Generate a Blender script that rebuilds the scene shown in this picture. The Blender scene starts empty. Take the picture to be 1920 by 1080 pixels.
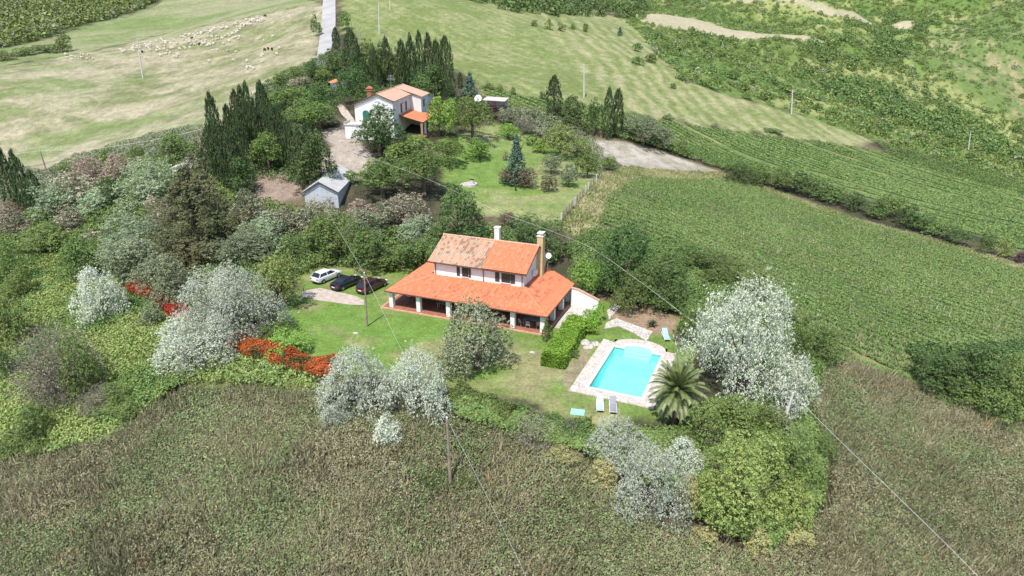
import bpy, bmesh, math, random
import numpy as np
from mathutils import Vector, Matrix

SC = bpy.context.scene
C = SC.collection
R = math.radians
rng = np.random.default_rng(7)
random.seed(7)

# ------------------------------------------------------------------ camera, sky, sun, exposure
CAMH, PITCH, F = 33.0, R(22.2), 1260.0
cd = bpy.data.cameras.new('camera'); cam = bpy.data.objects.new('camera', cd); C.objects.link(cam)
cam.location = (0, 0, CAMH); cam.rotation_euler = (math.pi/2 - PITCH, 0, 0)
cd.sensor_width = 36; cd.lens = 36*F/1920; cd.clip_start = .5; cd.clip_end = 5000
SC.camera = cam
W = bpy.data.worlds.new('World'); SC.world = W; W.use_nodes = True
SUN_EL, SUN_FROM = R(61), Vector((-.34, -.94))          # sun stands behind the camera, a little to the left
nt = W.node_tree; bg = nt.nodes['Background']; sky = nt.nodes.new('ShaderNodeTexSky')
sky.sky_type = 'NISHITA'; sky.sun_disc = False; sky.sun_elevation = SUN_EL
sky.sun_rotation = math.atan2(SUN_FROM.x, SUN_FROM.y)
nt.links.new(sky.outputs[0], bg.inputs[0]); bg.inputs[1].default_value = .15
sl = bpy.data.lights.new('sun', 'SUN'); sl.energy = 4.3; sl.angle = R(.6); sl.color = (1, .955, .89)
so = bpy.data.objects.new('sun', sl); C.objects.link(so)
sd = Vector((SUN_FROM.x, SUN_FROM.y, 0)).normalized()*math.cos(SUN_EL); sd.z = math.sin(SUN_EL)
so.rotation_euler = sd.to_track_quat('Z', 'Y').to_euler()
so.location = (0, 0, 120)
vs = SC.view_settings
vs.view_transform = 'Standard'; vs.look = 'None'; vs.gamma = 1; vs.exposure = .45; vs.use_curve_mapping = False
SC.render.film_transparent = False
SC.cycles.max_bounces = 6; SC.cycles.diffuse_bounces = 3; SC.cycles.transparent_max_bounces = 8
CP, SP = math.cos(PITCH), math.sin(PITCH)

# ------------------------------------------------------------------ picture geometry: where a seen point stands on the ground
def ray(px, py):
    u = (px-960)/F; v = (py-540)/F
    return np.array([u, CP - v*SP, -SP - v*CP])
def atz(px, py, z):                                      # point of the ray at height z
    d = ray(px, py); t = (z-CAMH)/d[2]; return np.array([0, 0, CAMH]) + d*t
def atd(px, py, Z): return np.array([0, 0, CAMH]) + ray(px, py)*Z
def topz(X, Y, py):                                      # height of a point over (X, Y) seen at picture row py
    v = (py-540)/F; return CAMH - Y*(SP+v*CP)/(CP-v*SP)
def depth(P): return P[1]*CP - (P[2]-CAMH)*SP

# ------------------------------------------------------------------ terrain: heights known at a set of places, thin plate between
ctl = []
for px, py, z in [(560,520,0),(700,490,.2),(540,600,0),(700,660,0),(900,700,0),(1000,560,0),(1100,700,0),(1200,765,0),(1270,620,0),(1150,560,0),
    (620,560,0),(800,600,0),(960,740,-.2),(1180,800,-.7),(850,480,.8),(1020,490,.6),(500,640,-.3),(640,720,-.5),(1330,640,-.6),(1330,760,-1),
    (960,1080,-5),(845,915,-3),(1463,812,-1.6),(0,1080,-8.5),(480,1080,-6),(1440,1080,-6.5),(1920,1080,-10),(500,850,-3),(250,850,-5),(1500,600,-1.5),
    (1250,900,-2.6),(1650,820,-5),(0,850,-7.5),(0,700,-6),(200,650,-2.6),(0,560,-4),(0,450,-2),(250,480,0),(330,580,-.6),(100,400,.6),(400,450,.8),(400,560,-.2),
    (1900,800,-7),(1700,650,-5.2),(1400,480,-1.6),(1250,430,1.0)]:
    ctl.append(tuple(atz(px, py, z)))
for px, py, Z in [(83,333,142),(0,300,165),(300,250,155),(450,340,114),(610,290,124),(625,375,110),(720,420,102),(850,420,105),(850,370,116),(850,300,131),
    (730,262,130),(1060,415,106),(1130,330,131),(1100,265,160),(1330,320,165),(1400,400,130),(1900,470,132),(450,100,225),(380,200,172),(100,200,190),
    (100,120,236),(300,62,300),(0,100,262),(0,30,400),(200,10,420),(500,10,300),(617,0,250),(610,60,215),(600,110,186),(640,200,150),(720,100,198),
    (900,100,215),(1095,183,180),(900,200,165),(1150,60,290),(1000,10,380),(1200,120,232),(1300,200,205),(1485,213,225),(1620,260,215),(1819,285,250),
    (1900,330,222),(1750,380,165),(1500,120,330),(1700,150,350),(1900,250,330),(1900,60,420),(1900,150,365),(1700,60,455),(1500,30,480),(1300,10,480),
    (1800,5,510),(960,-60,600),(0,-60,620),(1900,-60,700),(400,-60,480),(1500,-80,760),(2100,200,400),(2100,500,130),(-200,200,190),(-200,500,95)]:
    ctl.append(tuple(atd(px, py, Z)))
ctl += [(0,8,-10),(-60,0,-14),(60,0,-15),(0,-60,-20),(600,300,10),(-600,300,20),(-300,60,-6),(300,60,-25),(500,700,110),(-500,700,90),(0,900,130),(1200,1300,190),(-1200,1300,170),(0,1300,190)]
ctl = np.array(ctl); CX = ctl[:, :2]/100
def tps(d2): return .5*d2*np.log(d2+1e-9)
n_ = len(CX); d2 = ((CX[:, None]-CX[None])**2).sum(-1)
A_ = np.zeros((n_+3, n_+3)); A_[:n_, :n_] = tps(d2) + np.eye(n_)*.004; A_[:n_, n_] = 1; A_[:n_, n_+1:] = CX; A_[n_, :n_] = 1; A_[n_+1:, :n_] = CX.T
WT = np.linalg.solve(A_, np.concatenate([ctl[:, 2], [0, 0, 0]]))
def inpoly(X, Y, P):
    X = np.asarray(X, float); Y = np.asarray(Y, float); ins = np.zeros(X.shape, bool); n = len(P)
    for i in range(n):
        x0, y0 = P[i][0], P[i][1]; x1, y1 = P[(i+1) % n][0], P[(i+1) % n][1]
        if y0 == y1: continue
        c = ((y0 > Y) != (y1 > Y)) & (X < (x1-x0)*(Y-y0)/(y1-y0)+x0); ins ^= c
    return ins
def sdist(X, Y, P):                                      # signed distance, positive inside
    d = np.full(np.shape(X), 1e9); n = len(P)
    for i in range(n):
        a = np.array(P[i][:2], float); b = np.array(P[(i+1) % n][:2], float); e = b-a; L = (e**2).sum()+1e-9
        t = np.clip(((X-a[0])*e[0]+(Y-a[1])*e[1])/L, 0, 1); d = np.minimum(d, np.hypot(X-a[0]-t*e[0], Y-a[1]-t*e[1]))
    return np.where(inpoly(X, Y, P), d, -d)
TERR = [tuple(atz(x, y, 0)[:2]) for x, y in [(560,500),(700,492),(1040,480),(1150,540),(1290,600),(1275,770),(1080,790),(850,735),(640,690),(490,600)]]
def sstep(x, a, b):
    t = np.clip((x-a)/(b-a), 0, 1); return t*t*(3-2*t)
def H(X, Y):
    X = np.atleast_1d(np.asarray(X, float)); Y = np.atleast_1d(np.asarray(Y, float)); sh = X.shape
    q = np.stack([X.ravel(), Y.ravel()], 1)/100; out = np.zeros(len(q))
    for i in range(0, len(q), 40000):
        s = q[i:i+40000]; out[i:i+40000] = tps(((s[:, None]-CX[None])**2).sum(-1))@WT[:n_] + WT[n_] + s@WT[n_+1:]
    out = out.reshape(sh); sdt = sdist(X, Y, TERR)
    m = sstep(sdt, -5, 1.5); far = sstep(Y, 260, 420)
    out = out + (fbm(X, Y, 6, 5)-.5)*.5*sstep(-sdt, 0, 6) + (fbm(X, Y, 60, 6)-.5)*7*far + (np.abs(fbm(X, Y, 95, 66)-.5)-.1)*60*far*sstep(X, 90, 200)
    return out*(1-m)
def Hs(x, y): return float(H([x], [y])[0])
def at(px, py):                                          # ground point seen at a place of the photograph
    d = ray(px, py); T = np.concatenate([np.linspace(20, 150, 200), np.linspace(152, 900, 400)])
    P = np.array([0, 0, CAMH]) + T[:, None]*d; g = P[:, 2]-H(P[:, 0], P[:, 1]); k = np.where(g < 0)[0]
    if not len(k): return P[-1]
    i = max(k[0], 1); t = T[i-1] + (T[i]-T[i-1])*g[i-1]/(g[i-1]-g[i]+1e-12); p = np.array([0, 0, CAMH])+t*d
    p[2] = Hs(p[0], p[1]); return p
def poly(pts): return [tuple(at(x, y)[:2]) for x, y in pts]

# ------------------------------------------------------------------ helpers
def tag(o, label=None, cat=None, group=None, kind=None):
    if label: o['label'] = label
    if cat: o['category'] = cat
    if group: o['group'] = group
    if kind: o['kind'] = kind
    return o
def link(name, me, mat=None, parent=None, loc=None):
    o = bpy.data.objects.new(name, me); C.objects.link(o)
    if mat and me is not None and not me.materials: me.materials.append(mat)
    if parent: o.parent = parent
    if loc is not None: o.location = loc
    return o
def thing(name, loc, rz, label, cat, group=None):
    o = bpy.data.objects.new(name, None); C.objects.link(o); o.empty_display_size = .3
    o.location = loc; o.rotation_euler = (0, 0, rz); return tag(o, label, cat, group)
def np_mesh(name, V, Fc, col=None, smooth=False):        # V (n,3), Fc (m,k) all faces of one size
    V = np.asarray(V, np.float32); Fc = np.asarray(Fc, np.int32); m, k = Fc.shape
    me = bpy.data.meshes.new(name); me.vertices.add(len(V)); me.vertices.foreach_set('co', V.ravel())
    me.loops.add(m*k); me.loops.foreach_set('vertex_index', Fc.ravel())
    me.polygons.add(m); me.polygons.foreach_set('loop_start', np.arange(0, m*k, k, dtype=np.int32))
    if col is not None:
        a = me.color_attributes.new('col', 'FLOAT_COLOR', 'POINT'); c4 = np.ones((len(V), 4), np.float32); c4[:, :3] = col
        a.data.foreach_set('color', c4.ravel())
    me.update(calc_edges=True)
    me.polygons.foreach_set('use_smooth', np.full(m, smooth))
    return me
class MB:                                                # collects plain shapes into one mesh
    def __init__(s): s.v = []; s.f = []
    def add(s, vs, fs):
        o = len(s.v); s.v += [tuple(v) for v in vs]; s.f += [[i+o for i in f] for f in fs]; return s
    def box(s, x0, y0, z0, x1, y1, z1):
        return s.add([(x0,y0,z0),(x1,y0,z0),(x1,y1,z0),(x0,y1,z0),(x0,y0,z1),(x1,y0,z1),(x1,y1,z1),(x0,y1,z1)],
                     [(0,3,2,1),(4,5,6,7),(0,1,5,4),(1,2,6,5),(2,3,7,6),(3,0,4,7)])
    def prism(s, pts, d):                                # pts: list of 3d points, d: extrusion vector
        n = len(pts); a = [Vector(p) for p in pts]; d = Vector(d); b = [p+d for p in a]
        return s.add(a+b, [list(range(n))[::-1], list(range(n, 2*n))] + [(i, (i+1) % n, (i+1) % n+n, i+n) for i in range(n)])
    def tube(s, pts, rad, n=8, cap=True):
        pts = [Vector(p) for p in pts]; m = len(pts)
        if not hasattr(rad, '__len__'): rad = [rad]*m
        vs = []
        for i, p in enumerate(pts):
            t = (pts[min(i+1, m-1)]-pts[max(i-1, 0)]).normalized(); a = t.orthogonal().normalized() if abs(t.z) < .9 else t.cross(Vector((0, 1, 0))).normalized()
            if abs(t.z) < .9: a = t.cross(Vector((0, 0, 1))).normalized()
            b = t.cross(a)
            vs += [p+(a*math.cos(2*math.pi*k/n)+b*math.sin(2*math.pi*k/n))*rad[i] for k in range(n)]
        fs = [(i*n+k, i*n+(k+1) % n, (i+1)*n+(k+1) % n, (i+1)*n+k) for i in range(m-1) for k in range(n)]
        if cap: fs += [list(range(n))[::-1], list(range((m-1)*n, m*n))]
        return s.add(vs, fs)
    def build(s, name, mat, parent=None, bevel=0, smooth=False, loc=None):
        me = bpy.data.meshes.new(name); me.from_pydata(s.v, [], s.f)
        bm = bmesh.new(); bm.from_mesh(me); bmesh.ops.recalc_face_normals(bm, faces=bm.faces)
        if bevel: bmesh.ops.bevel(bm, geom=bm.edges[:], offset=bevel, segments=2, affect='EDGES')
        bm.to_mesh(me); bm.free(); me.update()
        if smooth: me.polygons.foreach_set('use_smooth', [True]*len(me.polygons))
        return link(name, me, mat, parent, loc)

# ------------------------------------------------------------------ materials
def newmat(name):
    m = bpy.data.materials.new(name); m.use_nodes = True; return m, m.node_tree.nodes, m.node_tree.links, m.node_tree.nodes['Principled BSDF']
def surf(name, c1, c2=None, scale=3., rough=.7, bump=.0, bscale=None, detail=6., metal=0, spec=.3, coat=0, pos=(.35, .65)):
    m, N, L, b = newmat(name); b.inputs['Roughness'].default_value = rough; b.inputs['Metallic'].default_value = metal
    b.inputs['Specular IOR Level'].default_value = spec; b.inputs['Coat Weight'].default_value = coat
    c2 = c2 or tuple(x*.8 for x in c1)
    tc = N.new('ShaderNodeTexCoord'); n = N.new('ShaderNodeTexNoise'); n.inputs['Scale'].default_value = scale; n.inputs['Detail'].default_value = detail
    L.new(tc.outputs['Object'], n.inputs['Vector'])
    r = N.new('ShaderNodeValToRGB'); r.color_ramp.elements[0].position, r.color_ramp.elements[1].position = pos
    r.color_ramp.elements[0].color = (*c1, 1); r.color_ramp.elements[1].color = (*c2, 1)
    L.new(n.outputs[0], r.inputs[0]); L.new(r.outputs[0], b.inputs['Base Color'])
    if bump:
        n2 = N.new('ShaderNodeTexNoise'); n2.inputs['Scale'].default_value = bscale or scale*5; n2.inputs['Detail'].default_value = 8
        L.new(tc.outputs['Object'], n2.inputs['Vector']); bp = N.new('ShaderNodeBump'); bp.inputs['Strength'].default_value = bump; bp.inputs['Distance'].default_value = .05
        L.new(n2.outputs[0], bp.inputs['Height']); L.new(bp.outputs[0], b.inputs['Normal'])
    return m
def foliage(name, trans=.25, vary=.22):
    m, N, L, b = newmat(name); out = N['Material Output']
    a = N.new('ShaderNodeAttribute'); a.attribute_name = 'col'
    oi = N.new('ShaderNodeObjectInfo'); mr = N.new('ShaderNodeMapRange'); mr.inputs[3].default_value = 1-vary; mr.inputs[4].default_value = 1+vary
    L.new(oi.outputs['Random'], mr.inputs[0]); hs = N.new('ShaderNodeHueSaturation'); L.new(mr.outputs[0], hs.inputs['Value'])
    m2 = N.new('ShaderNodeMapRange'); m2.inputs[3].default_value = .485; m2.inputs[4].default_value = .515
    fr = N.new('ShaderNodeMath'); fr.operation = 'FRACT'; mu = N.new('ShaderNodeMath'); mu.operation = 'MULTIPLY'; mu.inputs[1].default_value = 7.31
    L.new(oi.outputs['Random'], mu.inputs[0]); L.new(mu.outputs[0], fr.inputs[0]); L.new(fr.outputs[0], m2.inputs[0]); L.new(m2.outputs[0], hs.inputs['Hue'])
    L.new(a.outputs['Color'], hs.inputs['Color'])
    b.inputs['Roughness'].default_value = .6; b.inputs['Specular IOR Level'].default_value = .25
    L.new(hs.outputs[0], b.inputs['Base Color']); tr = N.new('ShaderNodeBsdfTranslucent'); L.new(hs.outputs[0], tr.inputs[0])
    mx = N.new('ShaderNodeMixShader'); mx.inputs[0].default_value = trans; L.new(b.outputs[0], mx.inputs[1]); L.new(tr.outputs[0], mx.inputs[2]); L.new(mx.outputs[0], out.inputs[0])
    return m
M_LEAF = foliage('leaf_material'); M_COVER = foliage('ground_cover_material', .2, .0)
M_BARK = surf('bark', (.16,.12,.09), (.07,.055,.04), 6, .9, .6)
M_WALL = surf('white_render', (.80,.79,.77), (.71,.70,.68), .8, .85, .15, 20)
M_WALL2 = surf('white_render_aged', (.74,.735,.72), (.64,.63,.61), .7, .85, .15, 20)
M_DARK = surf('dark_interior', (.06,.045,.035), (.035,.03,.025), 2, .8)
M_BROWN = surf('brown_wood', (.10,.055,.03), (.06,.035,.02), 8, .6)
M_GUTTER = surf('copper_gutter', (.13,.06,.035), (.09,.045,.03), 5, .5)
M_SHUT = surf('grey_shutter', (.07,.075,.085), (.05,.052,.06), 6, .6)
M_GREY = surf('grey_metal', (.35,.36,.37), (.25,.26,.27), 4, .5, metal=.3)
M_WOODPOLE = surf('pole_wood', (.33,.26,.21), (.19,.15,.12), 5, .85, .4)
M_CONC = surf('pole_concrete', (.62,.60,.56), (.48,.46,.43), 4, .85, .3)
M_CABLE = surf('cable', (.72,.71,.68), (.6,.59,.56), 4, .5)
M_WHITE = surf('white_plastic', (.8,.8,.8), (.74,.74,.74), 4, .4)
M_GLASS = surf('dark_window_glass', (.03,.035,.04), (.02,.022,.025), 2, .08, spec=.7)
def stone_mat(name, c1, c2, joint, scale, dist='EUCLIDEAN'):
    m, N, L, b = newmat(name); b.inputs['Roughness'].default_value = .85
    tc = N.new('ShaderNodeTexCoord'); v = N.new('ShaderNodeTexVoronoi'); v.feature = 'DISTANCE_TO_EDGE'; v.inputs['Scale'].default_value = scale
    v2 = N.new('ShaderNodeTexVoronoi'); v2.inputs['Scale'].default_value = scale
    L.new(tc.outputs['Object'], v.inputs['Vector']); L.new(tc.outputs['Object'], v2.inputs['Vector'])
    r = N.new('ShaderNodeValToRGB'); r.color_ramp.elements[0].color = (*c1, 1); r.color_ramp.elements[1].color = (*c2, 1)
    sx = N.new('ShaderNodeSeparateColor'); L.new(v2.outputs['Color'], sx.inputs[0]); L.new(sx.outputs[0], r.inputs[0])
    st = N.new('ShaderNodeMapRange'); st.inputs[1].default_value = .02; st.inputs[2].default_value = .07; L.new(v.outputs[0], st.inputs[0])
    mx = N.new('ShaderNodeMix'); mx.data_type = 'RGBA'; L.new(st.outputs[0], mx.inputs[0]); mx.inputs[6].default_value = (*joint, 1); L.new(r.outputs[0], mx.inputs[7])
    nz = N.new('ShaderNodeTexNoise'); nz.inputs['Scale'].default_value = 1.2; nz.inputs['Detail'].default_value = 8; L.new(tc.outputs['Object'], nz.inputs['Vector'])
    mr = N.new('ShaderNodeMapRange'); mr.inputs[3].default_value = .75; mr.inputs[4].default_value = 1.2; L.new(nz.outputs[0], mr.inputs[0])
    hs = N.new('ShaderNodeHueSaturation'); L.new(mr.outputs[0], hs.inputs['Value']); L.new(mx.outputs[2], hs.inputs['Color']); L.new(hs.outputs[0], b.inputs['Base Color'])
    bp = N.new('ShaderNodeBump'); bp.inputs['Strength'].default_value = .5; bp.inputs['Distance'].default_value = .02; L.new(st.outputs[0], bp.inputs['Height']); L.new(bp.outputs[0], b.inputs['Normal'])
    return m
M_FLAG = stone_mat('pale_flagstone', (.46,.42,.37), (.60,.56,.51), (.28,.24,.20), 2.2)
M_DECK = stone_mat('pool_deck_stone', (.50,.43,.38), (.60,.54,.49), (.38,.32,.27), 1.8)
M_TERRA = surf('terracotta_floor', (.36,.15,.09), (.24,.10,.065), 3, .7, .2)
M_EDGE = surf('terracotta_edge', (.55,.33,.22), (.45,.25,.17), 3, .8, .2)

# ------------------------------------------------------------------ value noise on arrays
def vnoise(X, Y, s, seed=0):
    x = np.asarray(X)/s+seed*17.3; y = np.asarray(Y)/s-seed*9.7; xi = np.floor(x).astype(np.int64); yi = np.floor(y).astype(np.int64); fx = x-xi; fy = y-yi
    fx = fx*fx*(3-2*fx); fy = fy*fy*(3-2*fy)
    def h(a, b):
        n = (a*374761393 + b*668265263 + seed*1442695) & 0x7fffffff; n = ((n ^ (n >> 13))*1274126177) & 0x7fffffff; return ((n ^ (n >> 16)) & 0xffff)/65535.
    return (h(xi, yi)*(1-fx)+h(xi+1, yi)*fx)*(1-fy)+(h(xi, yi+1)*(1-fx)+h(xi+1, yi+1)*fx)*fy
def fbm(X, Y, s, seed=0, o=4):
    t = 0; a = .5; n = 0
    for i in range(o): t = t+a*vnoise(X, Y, s/2**i, seed+i); n += a; a *= .5
    return t/n

# ------------------------------------------------------------------ ground zones (outlines read off the photograph, laid on the terrain)
Z = {
 'far_meadow': [(-200,100),(0,92),(120,62),(300,5),(350,-40),(612,-40),(600,12),(497,28),(320,60),(140,103),(0,125),(-200,140)],
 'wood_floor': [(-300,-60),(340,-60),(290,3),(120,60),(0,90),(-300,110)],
 'sheep_pasture': [(-200,140),(0,125),(140,103),(320,60),(497,28),(612,8),(597,110),(560,150),(430,235),(380,258),(250,278),(0,330),(-200,350)],
 'hay_field': [(640,-30),(880,-20),(1000,20),(1110,16),(1190,44),(1240,110),(1290,150),(1350,175),(1500,215),(1650,262),(1600,274),(1400,245),(1250,225),(1180,215),(1010,190),(900,160),(850,130),(700,90),(645,60)],
 'hillside': [(1235,108),(1185,50),(1150,20),(1100,-50),(2300,-60),(2300,430),(1920,348),(1650,268),(1500,213),(1350,172),(1290,150)],
 'crop_upper': [(900,163),(1010,188),(1180,216),(1250,228),(1400,250),(1600,276),(1800,320),(2200,420),(2200,560),(1900,468),(1800,430),(1560,350),(1400,315),(1300,288),(1230,262),(1150,250),(1000,215),(915,195)],
 'crop_lower': [(1200,335),(1350,335),(1420,352),(1600,415),(1800,472),(2200,600),(2200,800),(1920,720),(1700,705),(1570,650),(1480,600),(1400,520),(1300,460),(1200,440),(1130,420),(1140,370)],
 'verge': [(1040,430),(1130,330),(1170,312),(1340,322),(1430,345),(1600,408),(1800,462),(2200,590),(2200,604),(1800,475),(1600,420),(1420,356),(1350,338),(1200,338),(1150,375),(1130,425),(1120,470)],
 'gravel_lot': [(1103,262),(1170,266),(1260,290),(1345,321),(1250,319),(1170,312),(1150,300),(1128,298),(1100,284)],
 'orchard_lawn': [(825,262),(930,232),(1010,258),(1120,310),(1128,330),(1050,420),(900,402),(830,345)],
 'bramble_floor': [(-200,470),(0,478),(140,470),(330,590),(440,660),(610,710),(600,735),(350,715),(200,830),(0,870),(-250,850)],
 'yard': [(596,246),(640,238),(668,262),(700,292),(690,330),(640,352),(600,335),(604,290),(625,275)],
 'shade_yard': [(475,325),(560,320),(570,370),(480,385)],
 'lawn': [(560,488),(740,495),(1010,540),(1100,560),(1170,575),(1290,600),(1300,660),(1290,795),(1100,790),(960,745),(850,725),(640,692),(520,645),(500,590),(560,540)],
 'soil_bed': [(1142,588),(1190,572),(1268,598),(1265,628),(1215,622),(1150,602)],
 'soil_strip': [(1046,722),(1100,640),(1122,640),(1068,742)],
}
ZP = {k: poly(v) for k, v in Z.items()}
far1 = poly([(1330,-8),(1400,-8),(1560,15),(1720,40),(1712,50),(1560,30),(1400,8)])
far2 = poly([(1180,28),(1300,33),(1420,62),(1550,79),(1540,84),(1400,74),(1290,57)])
far3 = poly([(1195,38),(1300,42),(1345,55),(1340,62),(1240,52)])
slope_r = poly([(1740,110),(1790,60),(1860,15),(2000,-30),(2300,-40),(2300,330),(1920,235),(1820,180)])

def ground_colour(X, Y):
    n1 = fbm(X, Y, 14, 1); n2 = fbm(X, Y, 3.2, 2); n3 = fbm(X, Y, .9, 3, 3); big = fbm(X, Y, 45, 9)
    col = np.zeros(X.shape+(3,)); 
    def lerp(a, b, t): return np.asarray(a)*(1-t[..., None])+np.asarray(b)*t[..., None]
    col[:] = lerp((.055,.055,.032), (.14,.115,.072), sstep(n1*.6+n2*.4, .4, .7))
    win = np.zeros(X.shape, int)
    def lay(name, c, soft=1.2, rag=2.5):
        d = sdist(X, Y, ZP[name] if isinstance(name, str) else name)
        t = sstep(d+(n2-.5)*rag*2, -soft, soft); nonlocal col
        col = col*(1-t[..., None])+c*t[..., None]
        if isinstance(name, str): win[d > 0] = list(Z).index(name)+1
    mead = lerp((.125,.165,.055), (.235,.225,.12), sstep(n1, .3, .7))
    lay('far_meadow', lerp((.15,.20,.07), (.25,.25,.14), sstep(fbm(X, Y*2.2, 34, 21, 6)*.75+n3*.25, .36, .62))*(.85+.3*n2[..., None]), 4, 8)
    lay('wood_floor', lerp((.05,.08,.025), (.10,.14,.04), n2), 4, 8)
    s = fbm(X+Y*.3, Y*1.6, 22, 31, 6); f4 = fbm(X, Y*1.5, 5, 33, 5); dry = sstep(s*.5+big*.2+f4*.3+.05*sstep(Y, 150, 190), .38, .64)
    pas = lerp((.172,.188,.085), (.305,.275,.185), dry); pas = pas*(.75+.5*n3[..., None])*(.8+.4*f4[..., None])
    t = sstep(fbm(X, Y, 25, 61), .6, .75)*.4; pas = pas*(1-t[..., None])+np.array((.12,.20,.045))*t[..., None]
    lay('sheep_pasture', pas, 2, 3)
    # hay: mown swaths
    a0, a1 = at(1120,165), at(1560,262); dx, dy = a1[0]-a0[0], a1[1]-a0[1]; L = math.hypot(dx, dy); ux, uy = dx/L, dy/L
    wob = (fbm(X, Y, 40, 41)-.5)*16+(fbm(X, Y, 9, 42)-.5)*3
    ph = ((X-a0[0])*ux+(Y-a0[1])*uy+wob)/6.2
    lower = sstep((X-a0[0])*ux+(Y-a0[1])*uy, -12, 6)
    sw = .5+.5*np.sin(ph*2*math.pi)
    b0, b1 = at(700,10), at(1050,170); ex, ey = b1[0]-b0[0], b1[1]-b0[1]; M_ = math.hypot(ex, ey); vx, vy = -ey/M_, ex/M_
    ph2 = ((X-b0[0])*vx+(Y-b0[1])*vy+wob*.7)/5.
    sw2 = sstep(.5+.5*np.sin(ph2*2*math.pi), .5, 1)
    st = sw*lower*(.5+n2*.8) + sw2*(1-lower)*.45*sstep(n1, .25, .6)
    hay = lerp((.150,.190,.062), (.30,.29,.155), np.clip(st*.75+(n1-.5)*.9+(n2-.5)*.8+(n3-.5)*.6+.12, 0, 1)); hay = hay*(.88+.24*n3[..., None])
    lay('hay_field', hay, 2, 3)
    hl = lerp((.115,.175,.045), (.25,.27,.105), sstep(fbm(X, Y, 26, 51), .35, .62)); hl = hl*(.8+.4*n2[..., None])
    lay('hillside', hl, 3, 6)
    lay(slope_r, lerp((.12,.175,.055), (.30,.26,.15), sstep(fbm(X, Y, 24, 71, 6)*.6+n2*.4, .46, .70)), 8, 16)
    for f in (far1, far2, far3): lay(f, lerp((.40,.34,.25), (.30,.30,.16), n1), 2, 3)
    lay('crop_upper', lerp((.10,.15,.055), (.19,.22,.09), sstep(n2*.5+n1*.5, .4, .65)), 1, 1)
    lay('crop_lower', lerp((.11,.16,.055), (.22,.24,.10), sstep(n2*.5+n1*.5, .4, .65)), 1, 1.5)
    lay('verge', lerp((.20,.22,.08), (.36,.30,.19), n2), .8, 1.5)
    lay('gravel_lot', lerp((.40,.36,.31), (.27,.25,.19), sstep(n2*.6+n3*.4,.35,.65))*(.85+.3*n3[..., None]), .6, 1)
    lay('orchard_lawn', lerp((.140,.215,.052), (.235,.25,.110), sstep(n1*.6+n2*.4, .4, .68)), 1, 1.5)
    lay('bramble_floor', lerp((.10,.15,.03), (.19,.23,.07), n2), 2, 4)
    lay('yard', lerp((.38,.33,.28), (.28,.24,.20), n2), .8, 1)
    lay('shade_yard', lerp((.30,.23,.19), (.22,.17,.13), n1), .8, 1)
    t = sstep(fbm(X, Y, 7, 81)*.55+n2*.45, .42, .66)
    lw = lerp((.140,.210,.050), (.235,.235,.105), t); lw = lw*(.86+.28*n3[..., None])
    near = poly([(620,560),(720,590),(840,610),(900,700),(700,660),(560,610)])
    tt = sstep(sdist(X, Y, near), -6, 2)*.55*(1-t); lw = lw*(1-tt[..., None])+np.array((.125,.240,.042))*tt[..., None]
    dry2 = poly([(1030,650),(1100,700),(1090,745),(960,720),(990,650)]); tt = sstep(sdist(X, Y, dry2)+(n2-.5)*5, -1.5, 2)*.55
    lw = lw*(1-tt[..., None])+np.array((.27,.25,.13))*tt[..., None]
    lay('lawn', lw, .6, 1.5)
    lay('soil_bed', lerp((.32,.23,.16), (.24,.17,.11), n2), .4, 1)
    lay('soil_strip', lerp((.30,.24,.17), (.20,.19,.10), n2), .3, .8)
    return col, win

NR, NC = 760, 980
yy = 14*(1150/14)**(np.linspace(0, 1, NR)); uu = np.linspace(-1.15, 1.15, NC)
GX = yy[:, None]*uu[None]; GY = np.repeat(yy[:, None], NC, 1)
GZ = H(GX, GY)
gcol, gwin = ground_colour(GX, GY)
m, N, L, b = newmat('ground_material'); b.inputs['Roughness'].default_value = .9; b.inputs['Specular IOR Level'].default_value = .1
a = N.new('ShaderNodeAttribute'); a.attribute_name = 'col'; tc = N.new('ShaderNodeTexCoord')
hs = N.new('ShaderNodeHueSaturation'); L.new(a.outputs['Color'], hs.inputs['Color'])
nz = N.new('ShaderNodeTexNoise'); nz.inputs['Scale'].default_value = 3.2; nz.inputs['Detail'].default_value = 10; nz.inputs['Roughness'].default_value = .7; L.new(tc.outputs['Object'], nz.inputs['Vector'])
mr = N.new('ShaderNodeMapRange'); mr.inputs[1].default_value = .3; mr.inputs[2].default_value = .7; mr.inputs[3].default_value = .62; mr.inputs[4].default_value = 1.38; L.new(nz.outputs[0], mr.inputs[0])
nz2 = N.new('ShaderNodeTexNoise'); nz2.inputs['Scale'].default_value = .55; nz2.inputs['Detail'].default_value = 8; nz2.inputs['Roughness'].default_value = .75; L.new(tc.outputs['Object'], nz2.inputs['Vector'])
mr2 = N.new('ShaderNodeMapRange'); mr2.inputs[1].default_value = .32; mr2.inputs[2].default_value = .68; mr2.inputs[3].default_value = .72; mr2.inputs[4].default_value = 1.28; L.new(nz2.outputs[0], mr2.inputs[0])
mm = N.new('ShaderNodeMath'); mm.operation = 'MULTIPLY'; L.new(mr.outputs[0], mm.inputs[0]); L.new(mr2.outputs[0], mm.inputs[1]); L.new(mm.outputs[0], hs.inputs['Value'])
L.new(hs.outputs[0], b.inputs['Base Color'])
bp = N.new('ShaderNodeBump'); bp.inputs['Strength'].default_value = .8; bp.inputs['Distance'].default_value = .15; L.new(nz.outputs[0], bp.inputs['Height']); L.new(bp.outputs[0], b.inputs['Normal'])
M_GROUND = m
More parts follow.
